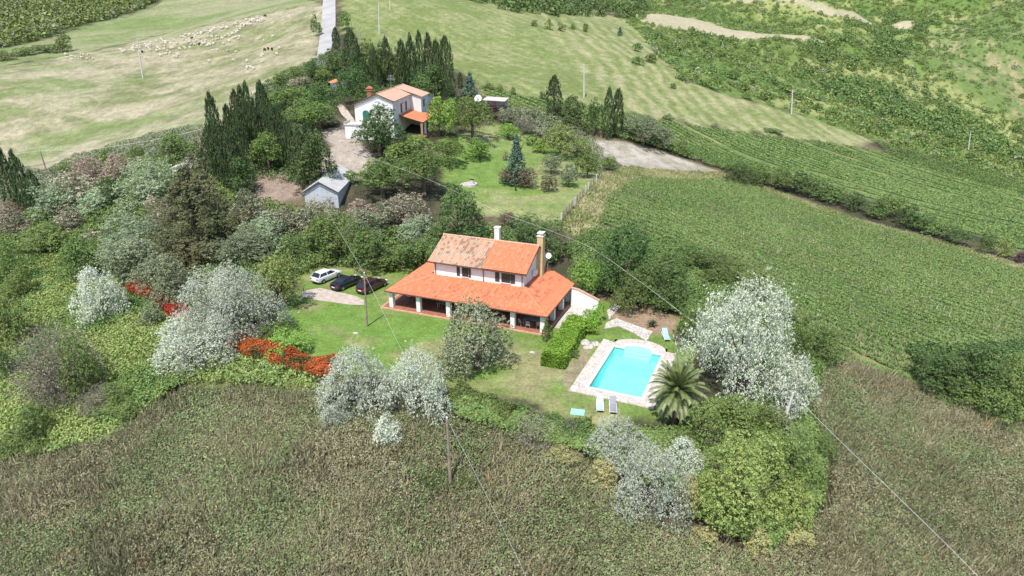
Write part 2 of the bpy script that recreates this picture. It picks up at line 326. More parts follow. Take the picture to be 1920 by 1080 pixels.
# hole in the ground for the pool basin is cut by lowering: faces under the basin are left out
POOL = [atz(x, y, .1)[:2] for x, y in [(1104,725),(1150,647),(1234,661),(1203,747)]]
idx = np.arange(NR*NC).reshape(NR, NC)
quads = np.stack([idx[:-1, :-1], idx[:-1, 1:], idx[1:, 1:], idx[1:, :-1]], -1).reshape(-1, 4)
fx = (GX[:-1, :-1]+GX[1:, 1:]).ravel()/2; fy = (GY[:-1, :-1]+GY[1:, 1:]).ravel()/2
fw = gwin[:-1, :-1].ravel(); VX = np.stack([GX, GY, GZ], -1).reshape(-1, 3); VC = gcol.reshape(-1, 3)
keep = np.ones(len(quads), bool)

# ------------------------------------------------------------------ swimming pool (basin, deck, steps, water)
PR = R(-23.3); PO = np.array([7.32, 55.74]); pa = np.array([math.cos(PR), math.sin(PR)]); pb = np.array([-pa[1], pa[0]]); PW, PL = 5.05, 9.3
def pl(x, y): return PO+pa*x+pb*y
lx = (fx-PO[0])*pa[0]+(fy-PO[1])*pa[1]; ly = (fx-PO[0])*pb[0]+(fy-PO[1])*pb[1]
keep &= ~((lx > -.35) & (lx < PW+.35) & (ly > -.35) & (ly < PL+1.6))
names = ['ground']+list(Z)
objname = dict(ground='ground', far_meadow='meadow', wood_floor='woodland_floor', sheep_pasture='pasture', hay_field='hay_field', hillside='hillside', crop_upper='crop_field',
    crop_lower='crop_field', verge='verge', gravel_lot='gravel_lot', orchard_lawn='orchard_lawn', bramble_floor='bramble_floor', yard='yard', shade_yard='yard', lawn='lawn', soil_bed='soil_bed', soil_strip='soil_bed')
for i, nme in enumerate(names):
    q = quads[keep & (fw == i)]
    if not len(q): continue
    u_, inv = np.unique(q.ravel(), return_inverse=True)
    o = link(objname[nme], np_mesh(objname[nme], VX[u_], inv.reshape(-1, 4), VC[u_], True), M_GROUND); tag(o, kind='structure')
# coarse land behind and beyond the sheet, so that it reaches on in every direction
bx = np.linspace(-2600, 2600, 53); by = np.linspace(-1500, 3200, 48); BX, BY = np.meshgrid(bx, by)
BZ = np.clip(H(BX, BY), -60, 260)-6; BZ[(BY > 0) & (np.abs(BX) < BY*1.02) & (BY < 1100)] -= 60
i2 = np.arange(BX.size).reshape(BX.shape); bq = np.stack([i2[:-1, :-1], i2[:-1, 1:], i2[1:, 1:], i2[1:, :-1]], -1).reshape(-1, 4)
tag(link('terrain', np_mesh('terrain', np.stack([BX, BY, BZ], -1).reshape(-1, 3), bq, np.tile((.13, .16, .07), (BX.size, 1)), True), M_GROUND), kind='structure')

pool = thing('swimming_pool', (PO[0], PO[1], 0), PR, 'turquoise rectangular swimming pool with curved steps at its far end', 'swimming pool')
M_LINER = surf('pool_liner', (.55,.86,.86), (.47,.80,.82), 1.2, .5)
s_ = MB()
NA = 16; arc = [(PW*.5+math.cos(t)*1.45, PL+math.sin(t)*1.15) for t in np.linspace(math.pi, 0, NA)]
zt, zs, zd = .06, -1.1, -2.1
s_.add([(0,0,zd),(PW,0,zd),(PW,PL*.35,zd),(0,PL*.35,zd),(PW,PL*.65,zs),(0,PL*.65,zs),(PW,PL,zs),(0,PL,zs)], [(0,1,2,3),(3,2,4,5),(5,4,6,7)])
s_.add([(0,0,zd),(PW,0,zd),(PW,0,zt),(0,0,zt)], [(0,1,2,3)]); s_.add([(0,0,zd),(0,PL,zd),(0,PL,zt),(0,0,zt)], [(0,1,2,3)]); s_.add([(PW,0,zd),(PW,PL,zd),(PW,PL,zt),(PW,0,zt)], [(0,1,2,3)])
for xa, xb in ((0, PW*.5-1.45), (PW*.5+1.45, PW)): s_.add([(xa,PL,zs),(xb,PL,zs),(xb,PL,zt),(xa,PL,zt)], [(0,1,2,3)])
s_.add([(x, y, z) for z in (zs, zt) for x, y in arc], [(i, i+1, i+1+NA, i+NA) for i in range(NA-1)])
s_.add([(PW*.5-1.45,PL,zs),(PW*.5+1.45,PL,zs),(PW*.5+1.45,PL,-.75),(PW*.5-1.45,PL,-.75)], [(0,1,2,3)])
s_.build('basin', M_LINER, pool)
M_STEP = surf('white_pool_step', (.80,.84,.80), (.72,.80,.77), 2, .5)
for k, (sc_, z) in enumerate([(1., -.12), (.0, 0)]):
    if k: break
    st = MB(); pts = [(x, y, z) for x, y in arc]; st.prism(pts, (0, 0, -.7)); st.build('step', M_STEP, pool)
st = MB(); st.box(PW*.5-1.45, PL-.36, -1.08, PW*.5+1.45, PL-.003, -.32); st.build('step', M_STEP, pool)
st = MB(); st.box(PW*.5-1.45, PL-.72, -1.08, PW*.5+1.45, PL-.363, -.58); st.build('step', M_STEP, pool)
m, N, L, b = newmat('pool_water'); out = N['Material Output']
tr = N.new('ShaderNodeBsdfTransparent'); tr.inputs[0].default_value = (.58, .95, .905, 1); gl = N.new('ShaderNodeBsdfGlossy'); gl.inputs['Roughness'].default_value = .04
fr = N.new('ShaderNodeFresnel'); fr.inputs[0].default_value = 1.33; nz = N.new('ShaderNodeTexNoise'); nz.inputs['Scale'].default_value = 2.2; tc = N.new('ShaderNodeTexCoord'); L.new(tc.outputs['Object'], nz.inputs['Vector'])
bp = N.new('ShaderNodeBump'); bp.inputs['Strength'].default_value = .35; bp.inputs['Distance'].default_value = .12; L.new(nz.outputs[0], bp.inputs['Height']); L.new(bp.outputs[0], fr.inputs['Normal']); L.new(bp.outputs[0], gl.inputs['Normal'])
mx = N.new('ShaderNodeMixShader'); L.new(fr.outputs[0], mx.inputs[0]); L.new(tr.outputs[0], mx.inputs[1]); L.new(gl.outputs[0], mx.inputs[2]); L.new(mx.outputs[0], out.inputs[0]); M_WATER = m
wv = MB(); wv.add([(0,0,-.06),(PW,0,-.06),(PW,PL,-.06)]+[(x, y, -.06) for x, y in arc[::-1]]+[(0,PL,-.06)], [list(range(4+NA))]); wm = bpy.data.meshes.new('water'); wm.from_pydata(wv.v, [], wv.f if Vector((0,0,1)).dot((Vector(wv.v[1])-Vector(wv.v[0])).cross(Vector(wv.v[2])-Vector(wv.v[0]))) > 0 else [wv.f[0][::-1]]); link('water', wm, M_WATER, pool)
# deck ring round the water with a rounded far end
dk = MB(); D0, D1 = .1, -.25
ring_in = [(0,0),(PW,0),(PW,PL)]+arc[::-1]+[(0,PL)]
bulge = [(PW*.5+math.cos(t)*2.75, PL+.75+math.sin(t)*1.75) for t in np.linspace(0, math.pi, NA)]
ring_out = [(-1.55,-1.35),(PW+1.45,-1.35),(PW+1.45,PL+.75)]+bulge+[(-1.55,PL+1.15)]
n = len(ring_in)
dk.add([(x, y, D0) for x, y in ring_in]+[(x, y, D0) for x, y in ring_out], [(i, (i+1) % n, (i+1) % n+n, i+n) for i in range(n)])
dk.add([(x, y, D0) for x, y in ring_out]+[(x, y, D1-.3) for x, y in ring_out], [(i, (i+1) % n, (i+1) % n+n, i+n) for i in range(n)])
dk.add([(x, y, D0) for x, y in ring_in]+[(x, y, D1) for x, y in ring_in], [(i, (i+1) % n, (i+1) % n+n, i+n) for i in range(n)])
dk.build('deck', M_DECK, pool)
cp = MB(); ring_c = [(-.3,-.3),(PW+.3,-.3),(PW+.3,PL+.12)]+[(PW*.5+math.cos(t)*1.72, PL+.12+math.sin(t)*1.3) for t in np.linspace(0, math.pi, NA)]+[(-.3,PL+.12)]
ri2 = [(x+(.0), y) for x, y in ring_in]
cp.add([(x, y, D0+.03) for x, y in ri2]+[(x, y, D0+.03) for x, y in ring_c], [(i, (i+1) % n, (i+1) % n+n, i+n) for i in range(n)])
cp.add([(x, y, D0+.03) for x, y in ring_c]+[(x, y, D0) for x, y in ring_c], [(i, (i+1) % n, (i+1) % n+n, i+n) for i in range(n)])
cp.add([(x, y, D0+.03) for x, y in ri2]+[(x, y, D0-.2) for x, y in [(q[0]*.999+.002, q[1]*.999+.002) for q in ri2]], [(i, (i+1) % n, (i+1) % n+n, i+n) for i in range(n)])
cp.build('coping', surf('pool_coping', (.66,.62,.58), (.57,.53,.49), 3, .7), pool)

# ------------------------------------------------------------------ tiled roofs
def tile_mat(name):
    m, N, L, b = newmat(name); b.inputs['Roughness'].default_value = .8; b.inputs['Specular IOR Level'].default_value = .2
    a = N.new('ShaderNodeAttribute'); a.attribute_name = 'col'; L.new(a.outputs['Color'], b.inputs['Base Color']); return m
M_TILE = tile_mat('clay_tiles')
def roof_panel(name, E0, E1, T0, T1, parent, style, pitch=.25, amp=.055, row=.42, mat=None):
    """barrel-tiled plane: eave E0-E1, top edge T0-T1 (parallel), all 3d points"""
    E0, E1, T0, T1 = [np.array(p, float) for p in (E0, E1, T0, T1)]; ex = E1-E0; Lx = np.linalg.norm(ex); ex /= Lx
    s0 = (T0-E0)@ex; s1 = (T1-E0)@ex; up = (T0-E0)-ex*s0; Tn = np.linalg.norm(up); up /= Tn; nrm = np.cross(ex, up); nrm *= np.sign(nrm[2])
    lo, hi = min(0, s0), max(Lx, s1); S = np.arange(lo, hi+.001, pitch/6); J = int(Tn/row*3)+2; tj = np.linspace(0, Tn, J)
    SS, TT = np.meshgrid(S, tj, indexing='ij'); tf = TT/Tn; left = s0*tf; right = Lx+(s1-Lx)*tf
    SC_ = np.clip(SS, left, right)
    h = amp*(np.abs(np.sin(math.pi*SS/pitch))**.8)+.03*(1-(TT/row) % 1)
    P = E0+SC_[..., None]*ex+TT[..., None]*up+h[..., None]*nrm
    ti, tjj = np.floor(SS/pitch), np.floor(TT/row); rnd = vnoise(ti*3.7+.5, tjj*5.1+.5, 1, 3); rn2 = vnoise(ti*2.3+.2, tjj*1.9+.7, 1, 5); rn3 = fbm(SS, TT, 1.6, 11)
    def mixc(a, b, t): return np.asarray(a)*(1-t[..., None])+np.asarray(b)*t[..., None]
    if style == 'old':
        col = mixc((.36,.245,.17), (.50,.36,.26), rnd); col = mixc(col, (.60,.24,.13), (rn2 > .66)*.7); col = mixc(col, (.19,.13,.095), ((rn3*.5+rnd*.5) > .57)*.8)
    elif style == 'streak':
        col = mixc((.59,.195,.098), (.50,.16,.078), rnd); sk = sstep(fbm(SS*1.0, TT, 1.1, 21)*.6+fbm(SS, TT*4, 1.5, 22)*.4, .52, .62)*sstep(TT, Tn*.25, Tn*.5); col = mixc(col, (.26,.10,.065), sk*.8)
    elif style == 'pink':
        col = mixc((.48,.26,.19), (.58,.36,.27), rnd); col = mixc(col, (.40,.30,.22), (rn3 > .55)*.5)
    else:
        col = mixc((.59,.195,.098), (.50,.16,.078), rnd); col = mixc(col, (.62,.25,.14), (rn2 > .7)*.6); col = mixc(col, (.30,.12,.07), ((rn3*.5+rnd*.5) > .68)*.7)
    idx = np.arange(SS.size).reshape(SS.shape); q = np.stack([idx[:-1, :-1], idx[1:, :-1], idx[1:, 1:], idx[:-1, 1:]], -1).reshape(-1, 4)
    d = (right-left)[:-1, :-1].ravel() >= 0; ar = np.abs(SC_[1:, :-1]-SC_[:-1, :-1]).ravel()+np.abs(SC_[1:, 1:]-SC_[:-1, 1:]).ravel() > 1e-4
    return link(name, np_mesh(name, P.reshape(-1, 3), q[ar], col.reshape(-1, 3), False), mat or M_TILE, parent)
def ridge_tiles(name, pts, parent, c=(.62,.25,.14), r=.11):
    mb = MB(); a, b = Vector(pts[0]), Vector(pts[1]); n = max(2, int((b-a).length/.4))
    for i in range(n):
        p, q = a.lerp(b, i/n), a.lerp(b, (i+1)/n+.05/n); mb.tube([p, q], [r*1.12, r*.9], 8)
    return mb.build(name, surf('ridge_tile', c, tuple(x*.75 for x in c), 3, .8), parent)

# ------------------------------------------------------------------ the farmhouse with its tiled veranda
HR = R(-21.5); HO = (-15.17, 74.2); hs_ = thing('farmhouse', (*HO, 0), HR, 'white two-storey farmhouse with orange tiled veranda roof beside the pool', 'house')
ZE, ZJ, XL, XR, YF, YB = 2.32, 3.5, 4.4, 16.0, 4.4, 12.4
ZU, ZRG = 5.45, 7.35
MB().box(-.6, .2, -.5, 20.1, 10.3, .14).build('floor', M_TERRA, hs_)
e = MB(); e.box(-.85, -.05, -.5, 20.35, .195, .12); e.box(20.105, .2, -.5, 20.35, 10.3, .12); e.box(-.85, .2, -.5, -.605, 10.3, .12); e.build('floor_edge', M_EDGE, hs_)
# ground-floor wall with doors behind the veranda, and upper storey
wv = MB(); wv.box(XL, YF, .14, XR, YB, ZU-.02)
ym = (YF+YB)/2; wv.prism([(XR, YF, ZU-.03), (XR, YB, ZU-.03), (XR, ym, ZRG-.12)], (-(XR-XL), 0, 0)); wv.build('wall', M_WALL, hs_)
for x0, x1, z1 in [(5.4,6.4,2.3),(8.2,9.6,2.3),(11.2,12.2,2.3),(13.6,15.2,2.3)]:
    d = MB(); d.box(x0, YF-.06, .15, x1, YF-.004, z1); d.build('door', M_BROWN, hs_)
for y0, y1 in [(5.4,6.6),(8.6,9.8)]:
    d = MB(); d.box(XR+.004, y0, .15, XR+.06, y1, 2.3); d.build('door', M_BROWN, hs_)
# pillars
def pillar(x, y, w=.52):
    p = MB(); p.box(x-w/2, y-w/2, .14, x+w/2, y+w/2, ZE-.02); p.build('pillar', M_WALL, hs_, bevel=.015)
for x in (.5, 4.2, 8.15, 12.1, 16.2, 19.75): pillar(x, .62)
for y in (4.1, 7.4, 10.0): pillar(19.75, y)
for y in (4.3, 8.2, 11.6): pillar(.75, y)
bm_ = MB(); bm_.box(.45, .42, ZE-.018, 20.05, .82, ZE+.16); bm_.box(19.55, .823, ZE-.018, 19.95, 10.2, ZE+.16); bm_.box(.55, .823, ZE-.018, .95, 12, ZE+.16); bm_.build('beam', M_BROWN, hs_)
# boarded soffit right under the tiles
def slab(name, pts, mat, t=.06, dz=-.03):
    m_ = MB(); m_.prism([(p[0], p[1], p[2]+dz) for p in pts], (0, 0, -t)); return m_.build(name, mat, hs_)
slab('soffit', [(0,0,ZE),(20.4,0,ZE),(XR,YF,ZJ),(XL,YF,ZJ)], M_BROWN)
slab('soffit', [(20.4,0,ZE),(20.4,10.5,ZE),(XR,12.2,ZJ),(XR,YF,ZJ)], M_BROWN)
slab('soffit', [(0,0,ZE),(XL,YF,ZJ),(XL,12.4,ZJ),(0,12.4,ZE)], M_BROWN)
roof_panel('veranda_roof', (0,0,ZE), (20.4,0,ZE), (XL,YF,ZJ), (XR,YF,ZJ), hs_, 'new')
roof_panel('veranda_roof', (20.4,0,ZE), (20.4,10.5,ZE), (XR,YF,ZJ), (XR,12.2,ZJ), hs_, 'streak')
roof_panel('veranda_roof', (0,12.4,ZE), (0,0,ZE), (XL,12.4,ZJ), (XL,YF,ZJ), hs_, 'new')
ridge_tiles('hip_tiles', [(0.05,0.05,ZE+.05), (XL,YF,ZJ+.05)], hs_, (.66,.27,.14), .09)
ridge_tiles('hip_tiles', [(20.35,0.05,ZE+.05), (XR,YF,ZJ+.05)], hs_, (.66,.27,.14), .09)
g = MB(); g.tube([(-.05,-.08,ZE+.0),(20.45,-.08,ZE+.0)], .06, 6); g.tube([(20.48,-.05,ZE),(20.48,10.5,ZE)], .06, 6); g.tube([(-.08,0,ZE),(-.08,12.4,ZE)], .06, 6); g.build('gutter', M_GUTTER, hs_)
# main roof
eyo = .5; sl_ = (ZRG-ZU)/(ym-YF); ze = ZU-eyo*sl_+.06
xm = 10.9
roof_panel('old_tile_roof', (3.75,YF-eyo,ze), (xm,YF-eyo,ze), (3.75,ym,ZRG), (xm,ym,ZRG), hs_, 'old', amp=.075)
roof_panel('new_tile_roof', (xm,YF-eyo,ze+.06), (16.55,YF-eyo,ze+.06), (xm,ym,ZRG+.06), (16.55,ym,ZRG+.06), hs_, 'new')
roof_panel('old_tile_roof', (16.55,YB+eyo,ze), (3.75,YB+eyo,ze), (16.55,ym,ZRG), (3.75,ym,ZRG), hs_, 'old', amp=.075)
slab('soffit', [(3.8,YF-eyo+.02,ze),(16.5,YF-eyo+.02,ze),(16.5,ym,ZRG),(3.8,ym,ZRG)], M_BROWN, .08)
slab('soffit', [(3.8,YB+eyo-.02,ze),(16.5,YB+eyo-.02,ze),(16.5,ym,ZRG),(3.8,ym,ZRG)], M_BROWN, .08)
ridge_tiles('ridge_tiles', [(3.75,ym,ZRG+.06), (16.55,ym,ZRG+.1)], hs_, (.58,.36,.25), .12)

g = MB(); g.tube([(3.7,YF-eyo-.08,ze-.02),(16.6,YF-eyo-.08,ze-.02)], .07, 6); g.build('gutter', M_GUTTER, hs_)
for x in (4.6, 10.95, 15.85):
    g = MB(); g.tube([(x,YF-eyo-.05,ze-.05),(x,YF-.08,ze-.35),(x,YF-.08,ZJ+.02)], .05, 6); g.build('downpipe', M_GUTTER, hs_)
# upper windows with shutters
def window(x0, x1, z0, z1, shut):
    f = MB(); f.box(x0, YF-.07, z0, x1, YF-.004, z1); w = f.build('window', M_BROWN, hs_); n = 2 if x1-x0 > .8 else 1
    for k in range(n):
        a_ = x0+.05+k*(x1-x0-.05)/n; p = MB(); p.box(a_, YF-.085, z0+.06, a_+(x1-x0-.05)/n-.05, YF-.073, z1-.06); p.build('pane', M_GLASS, w)
    s = MB(); s.box(x0-.08, YF-.14, z0-.07, x1+.08, YF-.004, z0-.004); s.build('sill', M_WALL2, w)
    for a_, b_ in shut:
        s = MB(); s.box(a_, YF-.055, z0-.0, b_, YF-.01, z1)
        for k in range(9): zz = z0+.08+k*(z1-z0-.14)/9; s.box(a_+.05, YF-.075, zz, b_-.05, YF-.056, zz+.05)
        s.build('shutter', M_SHUT, hs_)
window(8.15, 8.95, 3.8, 5.05, [(7.45,7.85),(9.0,9.3)])
window(13.25, 14.35, 3.8, 5.05, [(12.45,13.0),(14.4,14.95)])
# chimneys
c = MB(); c.box(10.65, ym+.1, ZRG-.6, 11.25, ym+.65, 8.95); c.box(10.58, ym+.03, 8.953, 11.32, ym+.72, 9.06); c.build('chimney', M_WALL, hs_, bevel=.01)
M_YEL = surf('ochre_render', (.60,.46,.25), (.50,.37,.20), 2, .85, .2)
c = MB(); c.box(XR+.004, 8.9, .14, XR+.75, 9.75, 8.35); ch = c.build('chimney', M_YEL, hs_, bevel=.02)
c = MB(); c.box(XR-.05, 8.83, 8.353, XR+.82, 9.82, 8.48); c.box(XR+.08, 8.95, 8.483, XR+.7, 9.7, 8.72); c.box(XR-.02, 8.86, 8.723, XR+.79, 9.79, 8.84); c.build('cap', M_CONC, ch)
# air conditioner on the gable wall, dish with mast
c = MB(); c.box(XR+.12, 7.2, 3.95, XR+.45, 8.05, 4.55); c.tube([(XR+.451,7.62,4.25),(XR+.46,7.62,4.25)], .22, 16); c.box(XR+.003,7.3,3.9,XR+.12,7.36,4.0); c.box(XR+.003,7.9,3.9,XR+.12,7.96,4.0); c.build('air_conditioner', M_WHITE, hs_)
c = MB(); c.tube([(XR+.9,10.6,3.3),(XR+.9,10.6,6.3)], .04, 6); ms = c.build('aerial_mast', M_GREY, hs_)
def dish(parent, c0, rad, nrm):
    d = MB(); nrm = Vector(nrm).normalized(); a_ = nrm.orthogonal().normalized(); b_ = nrm.cross(a_); c0 = Vector(c0); vs=[c0-nrm*.0]; n=14
    for r_, dz in ((rad*.5, .05*rad), (rad, .22*rad)): vs += [c0+nrm*dz+(a_*math.cos(2*math.pi*k/n)+b_*math.sin(2*math.pi*k/n))*r_ for k in range(n)]
    fs=[(0,1+k,1+(k+1)%n) for k in range(n)]+[(1+k,1+n+k,1+n+(k+1)%n,1+(k+1)%n) for k in range(n)]
    d.add(vs, fs); d.tube([c0, c0+nrm*rad*.9], .02, 5); return d.build('satellite_dish', M_WHITE, parent)
dish(ms, (XR+1.0,10.4,5.6), .36, (.4,-.9,.35))
c = MB(); c.tube([(3.4,9.6,3.3),(3.4,9.6,5.4)], .04, 6); ms = c.build('aerial_mast', M_GREY, hs_); dish(ms, (3.35,9.5,5.3), .33, (-.2,-.9,.35))

# white side wall with coping, right of the house
w0, w1 = atz(1070, 574, 0), atz(1121, 583, 0); ang = math.atan2(w1[1]-w0[1], w1[0]-w0[0]); Lw = math.hypot(*(w1-w0)[:2])
gw = thing('garden_wall', (w0[0], w0[1], 0), ang, 'white rendered garden wall sloping down beside the house path', 'wall')
q = MB(); q.prism([(0,0,-.3),(Lw,0,-.3),(Lw,0,1.35),(Lw*.25,0,2.25),(0,0,2.35)], (0,.3,0)); q.build('wall', M_WALL, gw)
q = MB(); q.prism([(-.05,-.06,2.354),(Lw*.25,-.06,2.254),(Lw+.1,-.06,1.31),(Lw+.1,-.06,1.39),(Lw*.25,-.06,2.334),(-.05,-.06,2.434)], (0,.42,0)); q.build('coping', M_EDGE, gw)

# ------------------------------------------------------------------ the neighbour's house up the slope
NRZ = R(-7); nb = at(664, 260); NZ = nb[2]-.4
nh = thing('country_house', (nb[0]-.1, nb[1]+3, NZ), NRZ, 'white two-storey country house with green arched door and pinkish roof, up the slope', 'house')
W2, L1, L2, X2 = 7.7, 12.5, 6.0, 2.4; zA, zL, zR_, xr = 8.55, 6.55, 7.35, 4.7
q = MB(); q.prism([(0,0,0),(W2,0,0),(W2,0,zR_-.1),(xr,0,zA-.1),(0,0,zL-.1)], (0,L1+L2,0)); q.build('wall', M_WALL2, nh)
q = MB(); q.prism([(W2+.002,L1,0),(W2+X2,L1,0),(W2+X2,L1,zR_-.55),(W2+.002,L1,zR_-.12)], (0,L2,0)); q.build('wall', M_WALL2, nh)
o_ = .4; slR = (zR_-zA)/(W2-xr)
roof_panel('roof', (-o_,L1+L2+o_,zL-.2), (-o_,-o_,zL-.2), (xr,L1+L2+o_,zA), (xr,-o_,zA), nh, 'pink', .3, .06)
roof_panel('roof', (W2+o_,-o_,zR_+slR*o_), (W2+o_,L1-.01,zR_+slR*o_), (xr,-o_,zA), (xr,L1-.01,zA), nh, 'pink', .3, .06)
roof_panel('roof', (W2+X2+o_,L1-o_,zR_-.62), (W2+X2+o_,L1+L2+o_,zR_-.62), (xr,L1-o_,zA+.02), (xr,L1+L2+o_,zA+.02), nh, 'pink', .3, .06)
ridge_tiles('ridge_tiles', [(xr,-o_,zA+.06), (xr,L1+L2+o_,zA+.06)], nh, (.55,.33,.24), .12)
q = MB(); q.box(W2+.003,-o_,zR_-.32,W2+.1,L1,zR_-.22); q.prism([(-o_,-o_-.02,zL-.32),(xr,-o_-.02,zA-.12),(W2+o_,-o_-.02,zR_-.32),(W2+o_,-o_-.02,zR_-.2),(xr,-o_-.02,zA-.02),(-o_,-o_-.02,zL-.22)], (0,.03,0)); q.build('verge_board', M_GUTTER, nh)
M_GRN = surf('green_door', (.03,.16,.13), (.025,.12,.10), 4, .5)
q = MB(); q.prism([(1.55,-.05,3.3)]+[(2.2+.65*math.cos(t),-.05,4.85+.5*math.sin(t)) for t in np.linspace(0,math.pi,8)]+[], (0,.046,0)); q.v=[]; q.f=[]
q.prism([(2.85,-.05,3.3)]+[(2.2+.65*math.cos(t),-.05,4.85+.55*math.sin(t)) for t in np.linspace(0,math.pi,9)]+[(1.55,-.05,3.3)], (0,.046,0)); q.build('door', M_GRN, nh)
for y0 in (5.2, 8.8): q = MB(); q.box(W2+.004,y0,4.3,W2+.05,y0+1.1,6.1); q.build('window', M_SHUT, nh)
q = MB(); q.box(W2+X2+.004,L1+1.8,4.4,W2+X2+.05,L1+2.8,6.0); q.build('window', M_SHUT, nh)
q = MB(); q.box(W2+.003,6.9,5.9,W2+.09,7.3,6.3); q.build('vent', M_GREY, nh)
# garage below the terrace
q = MB(); q.box(-1.2,-3.0,-.6,5.2,-.004,2.95); q.build('garage', M_WALL, nh)
q = MB(); q.box(-1.35,-3.15,2.953,5.35,-.006,3.08); q.box(-1.3,-3.1,3.083,-1.15,-.01,3.55); q.box(-1.145,-3.1,3.083,5.3,-2.98,3.2); q.build('terrace', M_CONC, nh)
# chimney with little tiled cap
q = MB(); q.box(2.0,2.2,zL+.4,2.8,3.0,zA+.3); cc = q.build('chimney', surf('brick_chimney', (.30,.13,.09), (.22,.10,.07), 4, .8), nh)
q = MB(); q.box(1.85,2.05,zA+0.303,2.95,3.15,zA+0.400); q.box(2.1,2.3,zA+0.403,2.7,2.9,zA+0.700); q.prism([(1.8,2.0,zA+0.703),(3.0,2.0,zA+0.703),(2.4,2.0,zA+1.150)], (0,1.2,0)); q.build('cap', surf('chimney_tile', (.55,.2,.12), (.45,.16,.1), 4, .8), cc)
q = MB(); q.tube([(xr-.1,10,zA),(xr-.1,10,zA+2.6)], .04, 5)
for k in range(4): q.tube([(xr-.1-.9+.15*k,10,zA+1.7+.28*k),(xr-.1+.9-.15*k,10,zA+1.7+.28*k)], .025, 4)
q.build('tv_aerial', M_GREY, nh)
# porch
pc = [atz(746,218,NZ+4.0), atz(765,208,NZ+4.0), atz(802,228,NZ+2.5), atz(766,248,NZ+2.5)]
inv = Matrix.Rotation(-NRZ, 3, 'Z'); og = Vector(nh.location)
lp = [inv@(Vector(p)-og) for p in pc]
y0, y1 = 3.6, 12.4; xe = 12.6; zp0, zp1 = 4.1, 2.75
roof_panel('porch_roof', (xe,y0,zp1), (xe,y1+1.2,zp1), (W2+.06,y0,zp0), (W2+.06,y1+1.2,zp0), nh, 'new', .28, .05)
q = MB(); q.prism([(xe,y0,zp1-.04),(W2+.07,y0,zp0-.04),(W2+.07,y0,zp0-.14),(xe,y0,zp1-.14)], (0,y1+1.2-y0,0)); q.build('porch_ceiling', M_BROWN, nh)
for y in (y0+.3, 6.6, 9.8, y1+.9):
    q = MB(); q.box(xe-.55,y-.2,-.6,xe-.15,y+.2,zp1-.05); q.build('pillar', M_WALL2 if y > 5 else surf('brick_pillar', (.4,.25,.18), (.33,.2,.15), 3, .8), nh)
q = MB(); q.box(W2+.01,y0,-.6,xe+.3,y1+1.3,.02); q.build('porch_floor', M_TERRA, nh)

# grey shed below it
s0 = at(574, 392); shed = thing('shed', (s0[0], s0[1], s0[2]-.5), R(0), 'grey gabled metal shed half hidden by pines and tamarisk', 'shed')
q = MB(); WS, LS, hE, hA = 5.3, 12.5, 3.4, 5.0
q.prism([(0,0,0),(WS,0,0),(WS,0,hE),(WS*.47,0,hA),(0,0,hE)], (0,LS,0)); q.build('wall', surf('grey_sheet', (.52,.54,.57), (.42,.44,.47), 1.5, .6), shed)
M_SR = surf('shed_roof_sheet', (.55,.55,.54), (.45,.45,.44), .8, .6, .2)
for (xa, za, xb, zb) in ((-.25,hE-.1,WS*.47,hA+.04),(WS*.47,hA+.04,WS+.25,hE-.1)):
    q = MB(); q.prism([(xa,-.3,za),(xb,-.3,zb),(xb,-.3,zb+.06),(xa,-.3,za+.06)], (0,LS+.6,0)); 
    q.build('roof', M_SR, shed)
q = MB(); q.prism([(-.3,-.33,hE-.14),(WS*.47,-.33,hA+.0),(WS+.3,-.33,hE-.14),(WS+.3,-.33,hE-.34),(WS*.47,-.33,hA-.2),(-.3,-.33,hE-.34)], (0,.028,0)); q.build('verge_board', M_SHUT, shed)

def small_house(px, py, w, l, h, rz, label, style='pink', sink=1.2, name='outbuilding'):
    g0 = at(px, py); t = thing(name, (g0[0], g0[1], g0[2]-sink), rz, label, 'outbuilding')
    q = MB(); q.prism([(0,0,0),(w,0,0),(w,0,h),(w/2,0,h+w*.2),(0,0,h)], (0,l,0)); q.build('wall', M_WALL2, t)
    q = MB(); q.box(w*.3,-.04,0,w*.3+1,-.004,sink+2.1); q.build('door', M_BROWN, t)
    roof_panel('roof', (-.4,l+.3,h-.12), (-.4,-.3,h-.12), (w/2,l+.3,h+w*.2+.05), (w/2,-.3,h+w*.2+.05), t, style, .3, .05)
    roof_panel('roof', (w+.4,-.3,h-.12), (w+.4,l+.3,h-.12), (w/2,-.3,h+w*.2+.05), (w/2,l+.3,h+w*.2+.05), t, style, .3, .05)
    return t
small_house(803, 192, 5.5, 5, 4.2, R(35), 'small outbuilding with faded red roof behind the dark cypresses', 'pink', 2.6)
small_house(627, 172, 3, 3, 3.2, R(30), 'little red roofed hut among trees near the road end', 'new')
t = thing('lean_to_shelter', tuple(at(905, 205)-np.array([0,0,1.])), R(-12), 'low open shelter with pale flat sheet roof by the purple tree', 'shelter')
q = MB(); q.prism([(0,0,3.2),(5.6,0,3.0),(5.6,4.5,3.3),(0,4.5,3.5)], (0,0,.1)); q.build('roof', surf('pale_sheet', (.62,.52,.47), (.5,.42,.38), 1.5, .7), t)
q = MB(); q.box(.1,3.9,0,5.4,4.2,3.2); q.build('wall', M_WALL2, t)
for x, y in ((.2,.3),(5.2,.3)): q = MB(); q.box(x,y,0,x+.15,y+.15,3.0); q.build('post', M_BROWN, t)
t = thing('satellite_dish', tuple(at(897, 200)), 0, 'round white dish on a post by the purple tree', 'satellite dish')
q = MB(); q.tube([(0,0,-.5),(0,0,1.6)], .05, 6); q.build('post', M_GREY, t); dd = dish(t, (0,-.1,1.9), .95, (-.3,-.9,.4)); dd.name = 'reflector'

